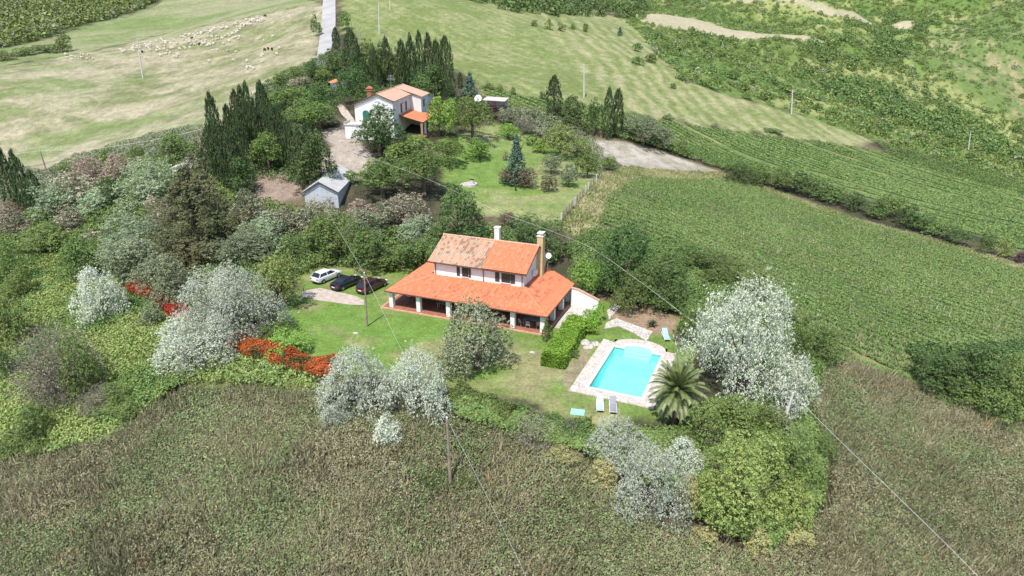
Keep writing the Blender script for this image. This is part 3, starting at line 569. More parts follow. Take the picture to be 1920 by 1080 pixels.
# ------------------------------------------------------------------ roads, paths, drives draped on the ground
def drape(name, pts_l, pts_r, mat, n=40, m_=6, off=.06, kind='structure', t=.25):
    Lp = np.array([at(*p)[:2] for p in pts_l]); Rp = np.array([at(*p)[:2] for p in pts_r])
    def rs(P):
        d = np.r_[0, np.cumsum(np.hypot(*np.diff(P, axis=0).T))]; s = np.linspace(0, d[-1], n); return np.stack([np.interp(s, d, P[:, 0]), np.interp(s, d, P[:, 1])], 1)
    Lp, Rp = rs(Lp), rs(Rp); f = np.linspace(0, 1, m_); G = Lp[:, None]*(1-f[None, :, None])+Rp[:, None]*f[None, :, None]
    z = H(G[..., 0], G[..., 1])+off
    z = np.where(sdist(G[..., 0], G[..., 1], TERR) > 0, off, z+.08)
    V = np.concatenate([G, z[..., None]], -1).reshape(-1, 3); i = np.arange(n*m_).reshape(n, m_); q = np.stack([i[:-1, :-1], i[:-1, 1:], i[1:, 1:], i[1:, :-1]], -1).reshape(-1, 4)
    o = link(name, np_mesh(name, V, q, None, True), mat); tag(o, kind=kind); return o
M_ROAD = surf('pale_road', (.38,.37,.365), (.31,.30,.295), .25, .9, .15, 8)
M_LANE = surf('gravel_drive', (.50,.42,.36), (.36,.30,.24), 1.4, .9, .4, 12)
drape('road', [(604,-30),(606,0),(602,50),(597,90),(592,125),(590,150)], [(632,-30),(629,0),(629,50),(625,80),(612,118),(610,150)], M_ROAD, 60, 8)
drape('driveway', [(566,546),(600,540),(640,549),(668,555),(683,563)], [(560,555),(590,562),(630,568),(660,572),(683,572)], M_LANE, 30, 10, .02)
drape('stone_path', [(1040,615),(1052,596),(1073,574),(1078,570)], [(1078,622),(1096,600),(1116,584),(1120,583)], M_FLAG, 30, 12, .03)
drape('stone_path', [(1136,606),(1155,597),(1180,606),(1224,622)], [(1133,617),(1160,612),(1190,626),(1212,640)], M_FLAG, 30, 8, .035)
drape('stone_path', [(1138,583),(1148,574),(1152,570)], [(1142,600),(1158,580),(1164,575)], M_FLAG, 12, 6, .04)
drape('path', [(632,200),(640,215),(652,228),(660,240)], [(640,196),(652,208),(662,222),(668,236)], M_LANE, 20, 5, .1)

# ------------------------------------------------------------------ plants: templates in a unit box, copied with shared mesh data
PAL = {
 'bramble': ((.125,.18,.045),(.38,.44,.15)),
 'cypress': ((.026,.050,.020),(.080,.118,.042)),
 'pine': ((.075,.125,.030),(.230,.310,.085)),
 'darkpine':  ((0.088,0.100,0.045),(0.254,0.248,0.124)),
 'oak':       ((0.040,0.083,0.026),(0.147,0.218,0.068)),
 'leafy': ((.072,.125,.034),(.225,.310,.095)),
 'bright': ((.12,.22,.035),(.29,.41,.09)),
 'olive': ((.20,.25,.125),(.52,.58,.38)),
 'grove':     ((0.118,0.147,0.077),(0.301,0.336,0.201)),
 'silver': ((.38,.42,.32),(.73,.765,.63)),
 'tamarisk': ((.24,.22,.135),(.60,.50,.39)),
 'pinkish':   ((.26,.19,.14),(.56,.42,.34)),
 'acacia':    ((0.153,0.218,0.112),(0.437,0.507,0.319)),
 'spruce':    ((0.057,0.112,0.078),(0.147,0.242,0.171)),
 'yellow': ((.115,.175,.042),(.335,.395,.130)),
 'straw':     ((.29,.28,.11),(.56,.52,.26)),
 'purple':    ((0.053,0.021,0.033),(0.142,0.071,0.083)),
 'bronze':    ((0.100,0.083,0.050),(0.236,0.189,0.124)),
 'scrub':     ((0.071,0.116,0.033),(0.218,0.283,0.085)),
 'dry':       ((0.177,0.147,0.118),(0.389,0.342,0.283)),
 'photinia': ((.13,.028,.014),(.66,.125,.045)),
 'privet':    ((0.088,0.212,0.021),(0.271,0.484,0.065)),
 'weeds': ((.105,.115,.050),(.385,.35,.215)),
 'weedgreen': ((.095,.135,.050),(.30,.34,.155)),
 'cropleaf':  ((.085,.155,.045),(.23,.34,.110)),
}
def mesh_from_leaves(name, Pc, Nn, size, cols, elong=1.5, droop=None, g=None):
    """one small triangle pair (folded leaf clump) per centre"""
    g = g or rng; n = len(Pc); Nn = Nn+g.normal(0, .36, (n, 3)); Nn /= np.linalg.norm(Nn, axis=1)[:, None]+1e-9
    t = g.normal(0, 1, (n, 3)) if droop is None else droop+g.normal(0, .35, (n, 3)); t -= (t*Nn).sum(1)[:, None]*Nn; t /= np.linalg.norm(t, axis=1)[:, None]+1e-9
    b = np.cross(Nn, t); sz = (size*(.6+.8*g.random(n)))[:, None] if np.ndim(size) else (size*(.6+.8*g.random(n)))[:, None]
    V = np.stack([Pc+t*sz*elong*.5, Pc-t*sz*elong*.3+b*sz*.5, Pc-t*sz*elong*.3-b*sz*.5+Nn*sz*.2], 1).reshape(-1, 3)
    return np_mesh(name, V, np.arange(3*n).reshape(n, 3), np.repeat(cols, 3, 0))
def colmix(kind, n, clump, g):
    a, b = [np.array(c) for c in PAL[kind]]; t = np.clip(clump*.45+g.random(n)*.55, 0, 1)[:, None]; c = a*(1-t)+b*t
    return c*(1+g.normal(0, .06, (n, 3)))*(.78+.66*g.random(n))[:, None]
def usph(n, g):
    v = g.normal(0, 1, (n, 3)); return v/np.linalg.norm(v, axis=1)[:, None]
SHAPE = dict(cypress='column', pine='umbrella', darkpine='tier', oak='round', leafy='round', bright='round', olive='olive', grove='round', silver='weep', tamarisk='loose', pinkish='loose', acacia='loose',
    spruce='cone', yellow='round', straw='loose', purple='round', bronze='round', scrub='bush', dry='twig', photinia='bush', privet='bush')
TRUNK0 = dict(column=.03, umbrella=.34, tier=.06, round=.14, olive=.03, weep=.05, loose=.04, cone=.06, bush=.0, twig=.0)
_tpl = {}
def crown_tpl(kind, N, seed):
    key = (kind, N, seed)
    if key in _tpl: return _tpl[key]
    import zlib; g = np.random.default_rng(zlib.crc32((kind+str(N)+str(seed)).encode())); sh = SHAPE[kind]; z0 = TRUNK0[sh]; droop = None; elong = 1.5
    if sh in ('round', 'bush', 'olive', 'loose', 'umbrella', 'weep'):
        K = {'round': 17, 'bush': 12, 'olive': 30, 'loose': 24, 'umbrella': 20, 'weep': 22}[sh]
        K += int(g.integers(0, 5)); d = usph(K, g); d[:, 2] = np.abs(d[:, 2])*1.1-.35
        cz = .5; rr = .30+.16*g.random(K); 
        if sh == 'umbrella': d[:, 2] = np.clip(d[:, 2], -.05, 1)*.75; rr = .33+.12*g.random(K)
        if sh in ('loose', 'weep'): rr = .30+.20*g.random(K)
        if sh == 'bush': d[:, 2] = d[:, 2]*1.0
        c = d*(rr*.5/.5)[:, None]; lr = (.12+.09*g.random(K)) if sh not in ('loose', 'olive') else (.09+.11*g.random(K)) if sh == 'loose' else (.17+.06*g.random(K))
        c = np.vstack([c, [[0, 0, -.04]], g.normal(0, .11, (4, 3))]); lr = np.r_[lr, .22, .16*np.ones(4)]
        # unequal outline: push one side
        ang = g.random()*6.28; asy = .04 if sh == 'olive' else .18; c[:, 0] *= 1+asy*math.cos(ang); c[:, 1] *= 1+asy*math.sin(ang)
        pw = lr**2; k = g.choice(len(lr), N*2, p=pw/pw.sum()); dr = usph(N*2, g); dr[:, 2] = np.where(dr[:, 2] < -.4, -dr[:, 2]*.6, dr[:, 2])
        P = c[k]+dr*(lr[k]*(.62+.46*g.random(N*2)**.6))[:, None]
        dist = np.linalg.norm((P[:, None]-c[None])/lr[None, :, None], axis=2); inner = (dist < .68).any(1); P, dr, k = P[~inner][:N], dr[~inner][:N], k[~inner][:N]
        # sprigs that stick out
        ns = N//9; j = g.choice(len(P), ns); P[j] += dr[j]*(.03+.05*g.random(ns))[:, None]
        lo, hi = np.percentile(P[:, 2], 1), np.percentile(P[:, 2], 99.5); w = np.percentile(np.abs(P[:, :2]), 98)
        P[:, 2] = z0+(P[:, 2]-lo)/(hi-lo)*(1-z0); P[:, :2] *= .48/w
        cl = g.random(len(lr))[k]; 
        if sh == 'bush': P[:, 2] = np.maximum(P[:, 2], 0.0)
        if sh == 'weep': P[:, 2] -= .10*np.clip(np.hypot(P[:, 0], P[:, 1])/.48-.45, 0, 1); droop = dr*.5; elong = 2.1
    elif sh == 'column':
        z = g.random(N)**.85; prof = np.interp(z, [0, .05, .25, .55, .8, .93, 1], [.30, .42, .5, .46, .33, .19, .05]); th = g.random(N)*6.283
        kk = 7; ph = g.random(kk)*6.28; am = sum(np.sin(th*(i+2)+ph[i]+z*(9+4*i)*1.2) for i in range(kk))/kk
        r = prof*(.80+.42*am+.22*g.random(N)); P = np.stack([np.cos(th)*r, np.sin(th)*r, z0+z*(1-z0)], 1); dr = np.stack([np.cos(th), np.sin(th), .35+0*z], 1); cl = (am+1)/2
        droop = np.tile((0, 0, 1.), (N, 1))+dr*.25; elong = 2.0
        ns = N//12; P[:ns, :2] *= 1.18
    elif sh in ('tier', 'cone'):
        T_ = 9 if sh == 'tier' else 14; ti = g.integers(0, T_, N); nb_ = 9; bi = g.integers(0, nb_, N); off = g.random((T_, nb_))*.7; ln = .75+.4*g.random((T_, nb_))
        zt = z0+.03+(1-z0-.08)*(ti/(T_-1.))**(1.05); R_ = (np.interp(ti/(T_-1.), [0, .25, .6, 1], [.40, .5, .36, .05]) if sh == 'tier' else np.interp(ti/(T_-1.), [0, 1], [.5, .03]))
        s = g.random(N)**.6; th = (bi+off[ti, bi])/nb_*6.283+g.normal(0, .16, N)*(1.2-s*.4); r = R_*ln[ti, bi]*s
        z = zt+(.05*s-.10*s*s if sh == 'tier' else -.07*s)+g.normal(0, .022, N)
        P = np.stack([np.cos(th)*r, np.sin(th)*r, np.clip(z, z0*.6, 1)], 1); dr = np.stack([np.cos(th)*.3, np.sin(th)*.3, 1+0*z], 1); cl = g.random((T_, nb_))[ti, bi]*.6+.4*s
        elong = 1.8
    else:   # twig
        B = max(40, N//22); bt = g.integers(0, B, N); v = usph(B, g); v[:, 2] = np.abs(v[:, 2])*.9+.12; s = g.random(N)**.6
        P = v[bt]*s[:, None]*np.array([.5, .5, .95])+g.normal(0, .035, (N, 3)); P[:, 2] = np.clip(P[:, 2], 0, 1); dr = usph(N, g); cl = g.random(B)[bt]; droop = v[bt]; elong = 3.5
    if sh != 'twig' and N > 1000:                        # gather the leaves into small twig clumps with gaps between
        n = len(P); M = max(24, n//(17 if sh != 'column' else 7)); ci = g.choice(n, M, replace=False); P0, d0, c0_ = P.copy(), dr.copy(), np.array(cl, float).copy(); free = g.random(n) < (.30 if sh != 'column' else .45); cr = math.sqrt(3.1/M)*(.50 if sh != 'column' else .34)*(.65+.7*g.random(M))
        k = g.integers(0, M, n); u = usph(n, g); u[:, 2] = np.where(u[:, 2] < -.2, -u[:, 2], u[:, 2]); base_ = dr[ci][k]
        P = P[ci][k]+u*(cr[k]*(.55+.5*g.random(n)))[:, None]*np.array([1, 1, {'column': 1.5, 'weep': 1.7}.get(sh, .8)])*(1 if sh != 'weep' else .8); dr = u*.75+base_*.45; cl = np.clip(cl[ci]*.5+g.random(M)*.5, 0, 1)[k]; P[free] = P0[free]*np.array([.96, .96, .985]); dr[free] = d0[free]; P[:, 2] = np.maximum(P[:, 2], 0)
        if droop is not None: droop = np.tile((0, 0, 1. if sh == 'column' else -1.), (n, 1))+dr*(.3 if sh == 'column' else .6)
    n = len(P); cols = colmix(kind, n, cl, g)
    if sh == 'weep': dk = (g.random(n) < .12) | (cl < .1); cols[dk] = np.array((.13, .17, .09))*(.7+.6*g.random(dk.sum()))[:, None]
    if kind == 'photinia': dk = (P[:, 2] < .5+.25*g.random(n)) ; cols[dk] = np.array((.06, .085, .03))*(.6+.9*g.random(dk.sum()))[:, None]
    if kind in ('dry',): dk = g.random(n) < .22; cols[dk] = np.array((.10, .13, .06))*(.7+.6*g.random(dk.sum()))[:, None]
    if kind == 'tamarisk': dk = (g.random(n) < .25) | (cl < .42); cols[dk] = np.array((.15, .18, .10))*(.7+.6*g.random(dk.sum()))[:, None]
    if kind == 'pinkish': dk = g.random(n) < .2; cols[dk] = np.array((.16, .18, .11))*(.7+.6*g.random(dk.sum()))[:, None]
    if kind == 'olive': dk = g.random(n) < .2; cols[dk] = np.array((.07, .09, .035))*(.7+.6*g.random(dk.sum()))[:, None]
    size = math.sqrt(4.6/N)*{'twig': .5, 'column': .84, 'weep': .74, 'olive': 1.1, 'tier': 1.0}.get(sh, .92)
    me = mesh_from_leaves(kind+'_crown', P, dr, size, cols, elong, droop, g); me.materials.append(M_LEAF)
    # trunk and limbs
    tb = MB(); r0 = .035 if sh not in ('weep', 'loose', 'bush', 'twig') else .022
    if sh == 'olive': r0 = .055
    zt_ = {'column': .8, 'cone': .9, 'tier': .7}.get(sh, z0+(1-z0)*.35)
    tb.tube([(0,0,-.06),(.012,.0,zt_*.4),(-.008,.01,zt_*.75),(0,0,zt_)], [r0*1.25, r0, r0*.75, r0*.35], 7)
    for i in range(6 if sh not in ('column', 'cone', 'tier') else 3):
        a = i*1.05+g.random()*.6; rad = .22+.14*g.random(); zz = zt_*(.55+.4*g.random()); tb.tube([(0,0,zz*.85),(math.cos(a)*rad*.5,math.sin(a)*rad*.5,zz+.12),(math.cos(a)*rad,math.sin(a)*rad,min(.88,zz+.32))], [r0*.6, r0*.38, r0*.15], 5)
    tm = bpy.data.meshes.new(kind+'_trunk'); tm.from_pydata(tb.v, [], tb.f); tm.materials.append(M_BARK)
    _tpl[key] = (me, tm); return _tpl[key]
NAME = dict(cypress=('cypress_tree','tree'), pine=('pine_tree','tree'), darkpine=('pine_tree','tree'), oak=('broadleaf_tree','tree'), leafy=('broadleaf_tree','tree'), bright=('broadleaf_tree','tree'),
    olive=('olive_tree','tree'), grove=('olive_tree','tree'), silver=('silver_leaved_tree','tree'), tamarisk=('tamarisk_shrub','shrub'), pinkish=('tamarisk_shrub','shrub'), acacia=('acacia_tree','tree'), spruce=('spruce_tree','tree'),
    yellow=('broadleaf_shrub','shrub'), straw=('dry_shrub','shrub'), purple=('plum_tree','tree'), bronze=('plum_tree','tree'), scrub=('shrub','shrub'), dry=('dry_shrub','shrub'), photinia=('photinia_shrub','shrub'), privet=('privet_shrub','shrub'))
_cnt = {}
def plant(kind, x0, y0, x1, y1, label, ground=None, group=None, deep=1., simple=False, name=None, cat=None, N=None, base=None):
    """a plant filling the seen box x0..x1, y0..y1; ground: share of the half width by which its foot lies above the lower edge"""
    sh = SHAPE[kind]; w = x1-x0
    if ground is None: ground = dict(column=.25, umbrella=.15, tier=.45, round=.45, olive=.55, weep=.7, loose=.7, cone=.4, bush=.9, twig=.8)[sh]
    px = (x0+x1)/2; py = base if base is not None else y1-ground*w*.5*.40
    P = at(px, py); Zc = depth(P); wm = w*Zc/F; zt = topz(P[0], P[1], y0+(2 if sh == 'column' else 4*min(1, w/60))); h = max(.5, zt-P[2])
    if N is None: N = 500 if w < 16 else 1400 if w < 32 else 3600 if w < 60 else 8000 if w < 110 else 16000 if w < 170 else 26000
    if sh == 'weep': N = int(N*2.4)
    if sh in ('olive', 'tier'): N = int(N*1.7)
    key = (kind, N); _cnt[key] = _cnt.get(key, -1)+1
    me, tm = crown_tpl(kind, N, _cnt[key] % (5 if N < 5000 else 3))
    nm, ct = NAME[kind]; nm = name or nm; ct = cat or ct; rz = random.random()*6.28
    if simple:
        t = link(nm, me); t.location = P; tag(t, label, ct, group)
        t.rotation_euler = (0, 0, rz); t.scale = (wm, wm*deep, h); return t
    t = thing(nm, P, 0, label, ct, group)
    c = link('crown', me, None, t); c.scale = (wm, wm*deep, h); c.rotation_euler = (0, 0, rz)
    k = link('trunk', tm, None, t); k.scale = (wm, wm*deep, h); k.rotation_euler = (0, 0, rz)
    return t

PLANTS = [
 # silver-leaved trees and the near right thicket
 ('silver',150,497,250,618,'small silver-white tree at the far left above the brambles',None),
 ('silver',345,488,535,655,'broad silver-white tree at the left edge of the lawn',None),
 ('silver',300,588,450,705,'low drooping silver-white tree between the two red hedges',None),
 ('silver',600,652,745,790,'silver-white tree at the lower edge of the lawn, its left half by the red hedge',None),
 ('silver',722,655,852,790,'silver-white tree at the lower edge of the lawn, right one of the pair',None),
 ('silver',608,748,668,806,'small silver shrub hanging at the foot of the left lawn-edge tree',None),
 ('silver',703,772,760,838,'small silver shrub lowest below the lawn-edge trees',None),
 ('silver',1282,515,1482,765,'largest silver-white tree, right of the pool and palm',None),
 ('silver',1425,662,1518,800,'silver-white tree crossed by the cable beside the leaning pole',None),
 ('silver',1098,786,1222,880,'silver-white shrub just below the two loungers at the pool foot',None),
 ('silver',1148,838,1285,990,'silver-white shrub reaching lowest into the dry field',None),
 ('silver',1236,822,1318,905,'small silver-white shrub left of the large yellow-green bush',None),
 ('yellow',1290,828,1485,1005,'large yellow-green bush in the lower right foreground',.6),
 ('leafy',1420,800,1530,935,'fresh green tree at the foot of the leaning pole',.6),
 ('leafy',1500,805,1560,872,'round green bush at the right end of the near thicket',.8),
 ('yellow',1440,900,1515,1000,'yellow-green bush on the lower right of the largest near bush',.8),
 ('straw',1385,990,1450,1045,'pale straw-yellow shrub below the large yellow-green bush',None),
 ('straw',1458,985,1520,1035,'pale straw-yellow shrub at the lowest right corner of the near thicket',None),
 ('straw',1290,985,1345,1030,'thin straw-green shrub left below the large yellow-green bush',None),
 ('straw',1100,860,1160,915,'straw-green shrub left of the lowest silver shrub',None),
 ('straw',1265,890,1305,985,'yellowish shrub between silver shrub and large yellow-green bush',None),
 ('leafy',1330,740,1425,835,'green bush below the largest silver tree',.8),
 ('scrub',1400,760,1470,835,'dark green bush left of the leaning pole foot',.8),
 ('yellow',1270,745,1345,850,'olive-yellow bush right of the palm trunk',.8),
 ('leafy',1240,800,1300,840,'low green bush under the olive-yellow bush by the palm',.8),
 ('scrub',1300,790,1370,850,'dark bush in the middle of the near thicket',.8),
 ('dry',1310,790,1350,850,'grey dry twiggy shrub in the middle of the near thicket',None),
 ('bright',1410,720,1460,770,'bright green bush between the two right silver trees',.8),
 ('scrub',1470,590,1520,695,'dark green bush hard against the right flank of the largest silver tree',.8),
 ('leafy',1500,610,1575,690,'bushy green tree right of the largest silver tree',.8),
 ('grove',1455,800,1510,860,'grey-green bush behind the leaning pole foot',.8),
 ('scrub',1350,790,1410,840,'mid-green bush in the near thicket under the silver tree',.8),
 # round the pool and the house
 ('olive',825,562,965,705,'large round grey-green olive tree standing on the lawn before the veranda',None),
 ('privet',1092,570,1141,616,'round clipped bush beside the path to the pool',None),
 ('privet',1092,602,1122,632,'small round bush at the head of the bright green hedge',None),
 ('leafy',1014,600,1037,640,'small bush against the right corner pillar of the veranda',None),
 ('leafy',1068,655,1088,672,'tuft of shrub on the dry strip left of the pool',None),
 ('bright',1066,478,1135,565,'light green tree overhanging the white garden wall',None),
 ('oak',1108,412,1225,560,'tall dark tree behind the light green one, right of the house',None),
 ('oak',1180,470,1290,590,'dark bushy tree above the brown soil bed',None),
 ('leafy',1140,505,1215,590,'mid-green tree behind the soil bed path',None),
 ('scrub',1262,575,1310,655,'green bush between soil bed and largest silver tree',None),
 ('leafy',1285,470,1400,545,'green bush spread along the field edge above the silver tree',.8),
 ('leafy',1240,450,1320,520,'bushy tree on the field edge right of the dark trees',.8),
 ('scrub',1385,500,1450,580,'low dark bush at the field edge behind the silver tree',.8),
 ('scrub',1430,545,1490,620,'olive-green bush where the crop field meets the silver tree',.8),
 ('oak',945,395,1062,500,'dark tree right behind the yellow chimney',None),
 ('bronze',930,393,968,432,'reddish-brown small bush behind the white chimney',None),
 ('oak',815,345,916,480,'tall dark tree behind the left end of the old tiled roof',None),
 ('leafy',740,440,835,515,'green bush left behind the house',None),
 ('leafy',650,425,750,515,'light-leaved tree behind the dark car',None),
 ('leafy',572,392,690,505,'broad bright tree behind the white car',None),
 ('oak',520,440,600,500,'dark bush behind the yellowish tree by the cars',None),
 ('yellow',482,470,577,585,'yellow-green tree left of the white car',.3),
 ('bright',772,455,812,495,'bright green small tree at the left corner of the roof',None),
 ('scrub',690,470,780,520,'low bush row between cars and house',None),
 ('tamarisk',700,362,805,430,'wide beige-flowered tamarisk behind the green bushes left of the roof',None),
 ('grove',640,388,735,458,'grey-green bush right of the grey shed',None),
 ('pinkish',648,368,702,420,'pinkish tamarisk against the right wall of the grey shed',None),
 ('tamarisk',588,372,650,445,'beige tamarisk in front of the grey shed',None),
 ('tamarisk',480,385,572,462,'greyish tamarisk left of the grey shed',None),
 ('acacia',745,400,815,460,'sage-green bush behind the dark tree at the old roof end',None),
 ('grove',545,398,600,440,'low grey-green bush before the shed wall',.6),
 # umbrella pines and garden trees near the country house
 ('pine',668,295,770,372,'umbrella pine right behind the grey shed',None),
 ('pine',740,278,852,368,'widest umbrella pine below the country house',None),
 ('pine',725,252,822,312,'flat-topped pine right of the big dark tree',None),
 ('pine',810,258,870,312,'small pine at the left edge of the garden lawn',None),
 ('pine',644,318,672,346,'little pine at the shed roof corner',None),
 ('oak',662,194,765,300,'big dark tree in front of the country house',None),
 ('bright',798,176,850,260,'lime green tree right of the country house',None),
 ('bright',825,180,870,235,'lime green tree touching the rounded pine',None),
 ('pine',845,178,928,268,'rounded pine right of the lime green trees',None),
 ('purple',915,192,938,225,'small purple-leaved plum by the pale shelter',None),
 ('bright',872,256,928,303,'bright round tree alone on the garden lawn',None),
 ('spruce',934,246,1002,350,'dark spruce in the middle of the garden',None),
 ('bronze',932,310,972,350,'dark bush at the left foot of the spruce',None),
 ('bronze',968,312,1008,356,'small bronze-leaved tree right of the spruce foot',None),
 ('bronze',1012,325,1046,363,'small bronze-leaved tree nearest the field fence',None),
 ('grove',1012,286,1054,330,'grey-green olive right of the spruce',None),
 ('grove',1048,304,1086,354,'slender olive near the garden fence',None),
 ('leafy',1078,278,1124,338,'green tree at the right corner of the garden',None),
 ('yellow',1012,226,1085,300,'round yellow-green willow in the garden',None),
 ('bright',998,262,1030,290,'bright bush at the left foot of the round willow',None),
 ('bright',930,228,976,264,'bright green tree at the top of the garden lawn',None),
 ('dry',962,212,1002,256,'leafless grey tree at the top of the garden',None),
 ('leafy',985,250,1012,276,'small bush under the leafless tree',None),
 ('yellow',1075,255,1112,300,'yellowish weeping bush beside the gravel lot',None),
 ('leafy',1095,300,1122,322,'low bush between gravel lot and garden',None),
 ('leafy',1120,288,1160,322,'low bush at the near corner of the gravel lot',None),
 ('grove',935,200,975,235,'loose olive-green bush below the shelter',None),
 ('dry',942,280,954,303,'thin bare sapling on the garden lawn',None),
 # clump right of the garden
 ('cypress',1021,141,1054,222,'dark cypress at the left end of the clump above the gravel lot',None),
 ('oak',1044,176,1100,243,'dark tree right beside the leftmost cypress of the clump',None),
 ('oak',1098,182,1130,256,'narrow dark tree in the middle of the clump',None),
 ('cypress',1126,166,1150,262,'slim cypress in the clump above the gravel lot',None),
 ('cypress',1142,167,1168,258,'tallest cypress at the right end of the clump',None),
 ('grove',1160,215,1250,278,'grey-green bushes right of the cypress clump',None),
 ('grove',1225,235,1262,285,'grey bush at the right end of the clump',None),
 ('leafy',1262,258,1296,295,'single round bush in the upper crop field edge',None),
 ('leafy',1080,225,1110,255,'green bush low between the dark clump trees',None),
 # dark grove beyond the country house
 ('oak',603,88,650,152,'dark round tree beside the end of the road',None),
 ('cypress',624,50,640,100,'slim cypress right at the road edge',None),
 ('cypress',646,54,682,160,'tall wide cypress near the road',None),
 ('leafy',672,72,716,160,'lighter green tree within the dark grove',None),
 ('oak',634,122,706,206,'dark oak left behind the country house chimney',None),
 ('oak',706,76,745,165,'dark tall tree in the middle of the grove',None),
 ('oak',738,84,775,170,'dark broad tree just left of the cypress row',None),
 ('cypress',695,90,715,170,'narrow dark cypress within the grove',None),
 ('cypress',762,65,784,175,'first cypress from the left in the tall row',None),
 ('cypress',778,61,802,178,'second cypress from the left in the tall row',None),
 ('cypress',795,64,818,180,'third cypress from the left in the tall row',None),
 ('cypress',808,75,834,190,'fourth cypress from the left in the tall row',None),
 ('cypress',822,67,854,196,'rightmost and widest cypress in the tall row',None),
 ('spruce',856,133,906,186,'blue-green spruce right of the tall cypress row',None),
 ('cypress',858,134,868,166,'tiny cypress next to the blue-green spruce',None),
 ('oak',574,113,606,158,'dark round tree left of the road end',None),
 ('pine',592,128,628,160,'rounded pine below the road end',None),
 ('leafy',540,122,574,150,'green bush on the pasture edge near the road',None),
 ('leafy',505,132,545,165,'light green bush on the pasture edge',None),
 ('oak',582,158,632,200,'dark spreading tree left of the country house',None),
 ('pine',510,160,590,212,'wide soft pine left of the country house',None),
 ('pine',564,186,638,248,'round umbrella pine over the yard',None),
 ('tamarisk',540,140,585,172,'beige bush between the pines near the road',None),
 ('leafy',583,25,603,70,'leafy bush at the left road edge',None),
 ('leafy',636,20,660,58,'leafy bush at the right road edge',None),
 ('grove',590,205,640,240,'grey-green bush behind the yard pine',None),
 # cypress wood left of the yard
 ('cypress',400,174,432,330,'leftmost tall cypress of the wood left of the yard',None),
 ('cypress',440,168,464,275,'slim cypress, second from the left at the back of the wood',None),
 ('cypress',452,163,478,280,'slim cypress in the middle back of the wood',None),
 ('cypress',464,156,490,285,'slim cypress, tallest in the middle of the wood',None),
 ('cypress',488,152,520,290,'tall cypress at the back right of the wood',None),
 ('cypress',440,203,480,325,'wide cypress in the heart of the wood',None),
 ('cypress',502,194,540,315,'wide cypress right of the heart of the wood',None),
 ('cypress',385,235,425,335,'low cypress at the left foot of the wood',None),
 ('cypress',418,244,462,360,'broad cypress at the front of the wood',None),
 ('cypress',534,222,562,330,'dark cypress left of the yard',None),
 ('cypress',570,228,606,340,'dark cypress touching the yard',None),
 ('oak',535,245,632,360,'broad dark tree between wood and grey shed',.25),
 ('pine',474,243,538,325,'round pale-stemmed pine in front of the cypress wood',None),
 ('oak',430,290,485,372,'dark tree below the front cypress',None),
 ('leafy',540,180,600,240,'green tree behind the right of the wood',None),
 ('cypress',426,196,450,300,'dark cypress between the leftmost and the wide one of the wood',None),
 ('cypress',476,200,506,312,'dark cypress behind the round pale-stemmed pine',None),
 ('cypress',522,206,548,318,'dark cypress filling the right half of the wood',None),
 ('cypress',552,240,582,345,'dark cypress between pine and yard in the wood',None),
 ('cypress',398,222,438,345,'low dark cypress under the leftmost tall one',None),
 ('cypress',716,70,740,162,'dark cypress in the gap of the grove beyond the country house',None),
 ('cypress',744,74,768,170,'dark cypress just before the tall row begins',None),
 ('oak',655,92,692,168,'dark tree at the foot of the wide road cypress',None),
 ('oak',772,118,850,198,'dark trees joined under the tall cypress row',None),
 ('tamarisk',556,368,618,446,'greyish tamarisk over the lower left corner of the shed',None),
 # left middle belt
 ('cypress',14,274,42,395,'dark cypress, left one of the pair at the left picture side',None),
 ('cypress',38,283,66,398,'dark cypress, right one of the pair at the left picture side',None),
 ('cypress',60,320,90,400,'low dark cypress beside the leaning wooden pole',None),
 ('leafy',185,278,215,315,'green sprouting bush on the pasture edge, left one',None),
 ('leafy',236,270,282,315,'green sprouting bush on the pasture edge, right one',None),
 ('leafy',108,300,140,335,'small green bush right of the wooden pole',None),
 ('leafy',295,245,378,318,'fresh green tree row end by the pasture',None),
 ('pinkish',140,290,205,360,'pinkish tamarisk behind the grey ones at the pasture edge',None),
 ('pinkish',200,285,260,350,'pink-beige tamarisk between the sprouting bushes',None),
 ('tamarisk',110,318,210,405,'wide grey-beige tamarisk near the left',None),
 ('tamarisk',375,240,420,300,'pale beige bush at the left of the cypress wood',None),
 ('tamarisk',335,285,400,345,'pale twiggy tamarisk left of the wood foot',None),
 ('tamarisk',0,385,65,455,'pinkish grey tamarisk at the left picture edge',None),
 ('pinkish',-15,375,45,425,'pink-beige tamarisk behind the one at the left picture edge',None),
 ('acacia',225,290,345,400,'large sage-green acacia in the left belt',None),
 ('acacia',65,342,160,420,'sage-green acacia right of the dark cypress pair',None),
 ('acacia',190,395,330,500,'sage-green acacia above the small silver tree',None),
 ('acacia',150,350,230,410,'sage-green acacia behind the clearing',None),
 ('oak',195,330,240,395,'dark green bush between tamarisk and acacia',None),
 ('tamarisk',108,388,165,450,'beige-grey tamarisk above the green brambles',None),
 ('tamarisk',152,425,195,465,'pale dry tamarisk below the grassy clearing',None),
 ('darkpine',275,310,470,500,'big layered olive-brown pine in the middle of the left belt',None),
 ('darkpine',345,300,430,420,'taller layered pine behind the big one',None),
 ('tamarisk',275,365,345,430,'twiggy beige tamarisk left of the big pine',None),
 ('tamarisk',430,350,505,440,'grey-beige tamarisk right of the big pine',None),
 ('grove',400,430,520,505,'grey-green bush below the big pine, right side',None),
 ('acacia',440,400,560,480,'sage-green bush right of the big pine foot',None),
 ('grove',195,440,330,540,'grey-green olive above the upper red hedge',None),
 ('grove',255,475,370,580,'grey-green olive touching the broad silver tree',None),
 ('grove',315,505,375,575,'small grey-green olive against the silver tree',None),
 ('darkpine',300,430,420,520,'low olive-brown pine below the big pine',None),
 ('leafy',120,440,200,530,'green tree behind the small silver tree',None),
 ('leafy',45,415,140,480,'green tree above the brambles at left',None),
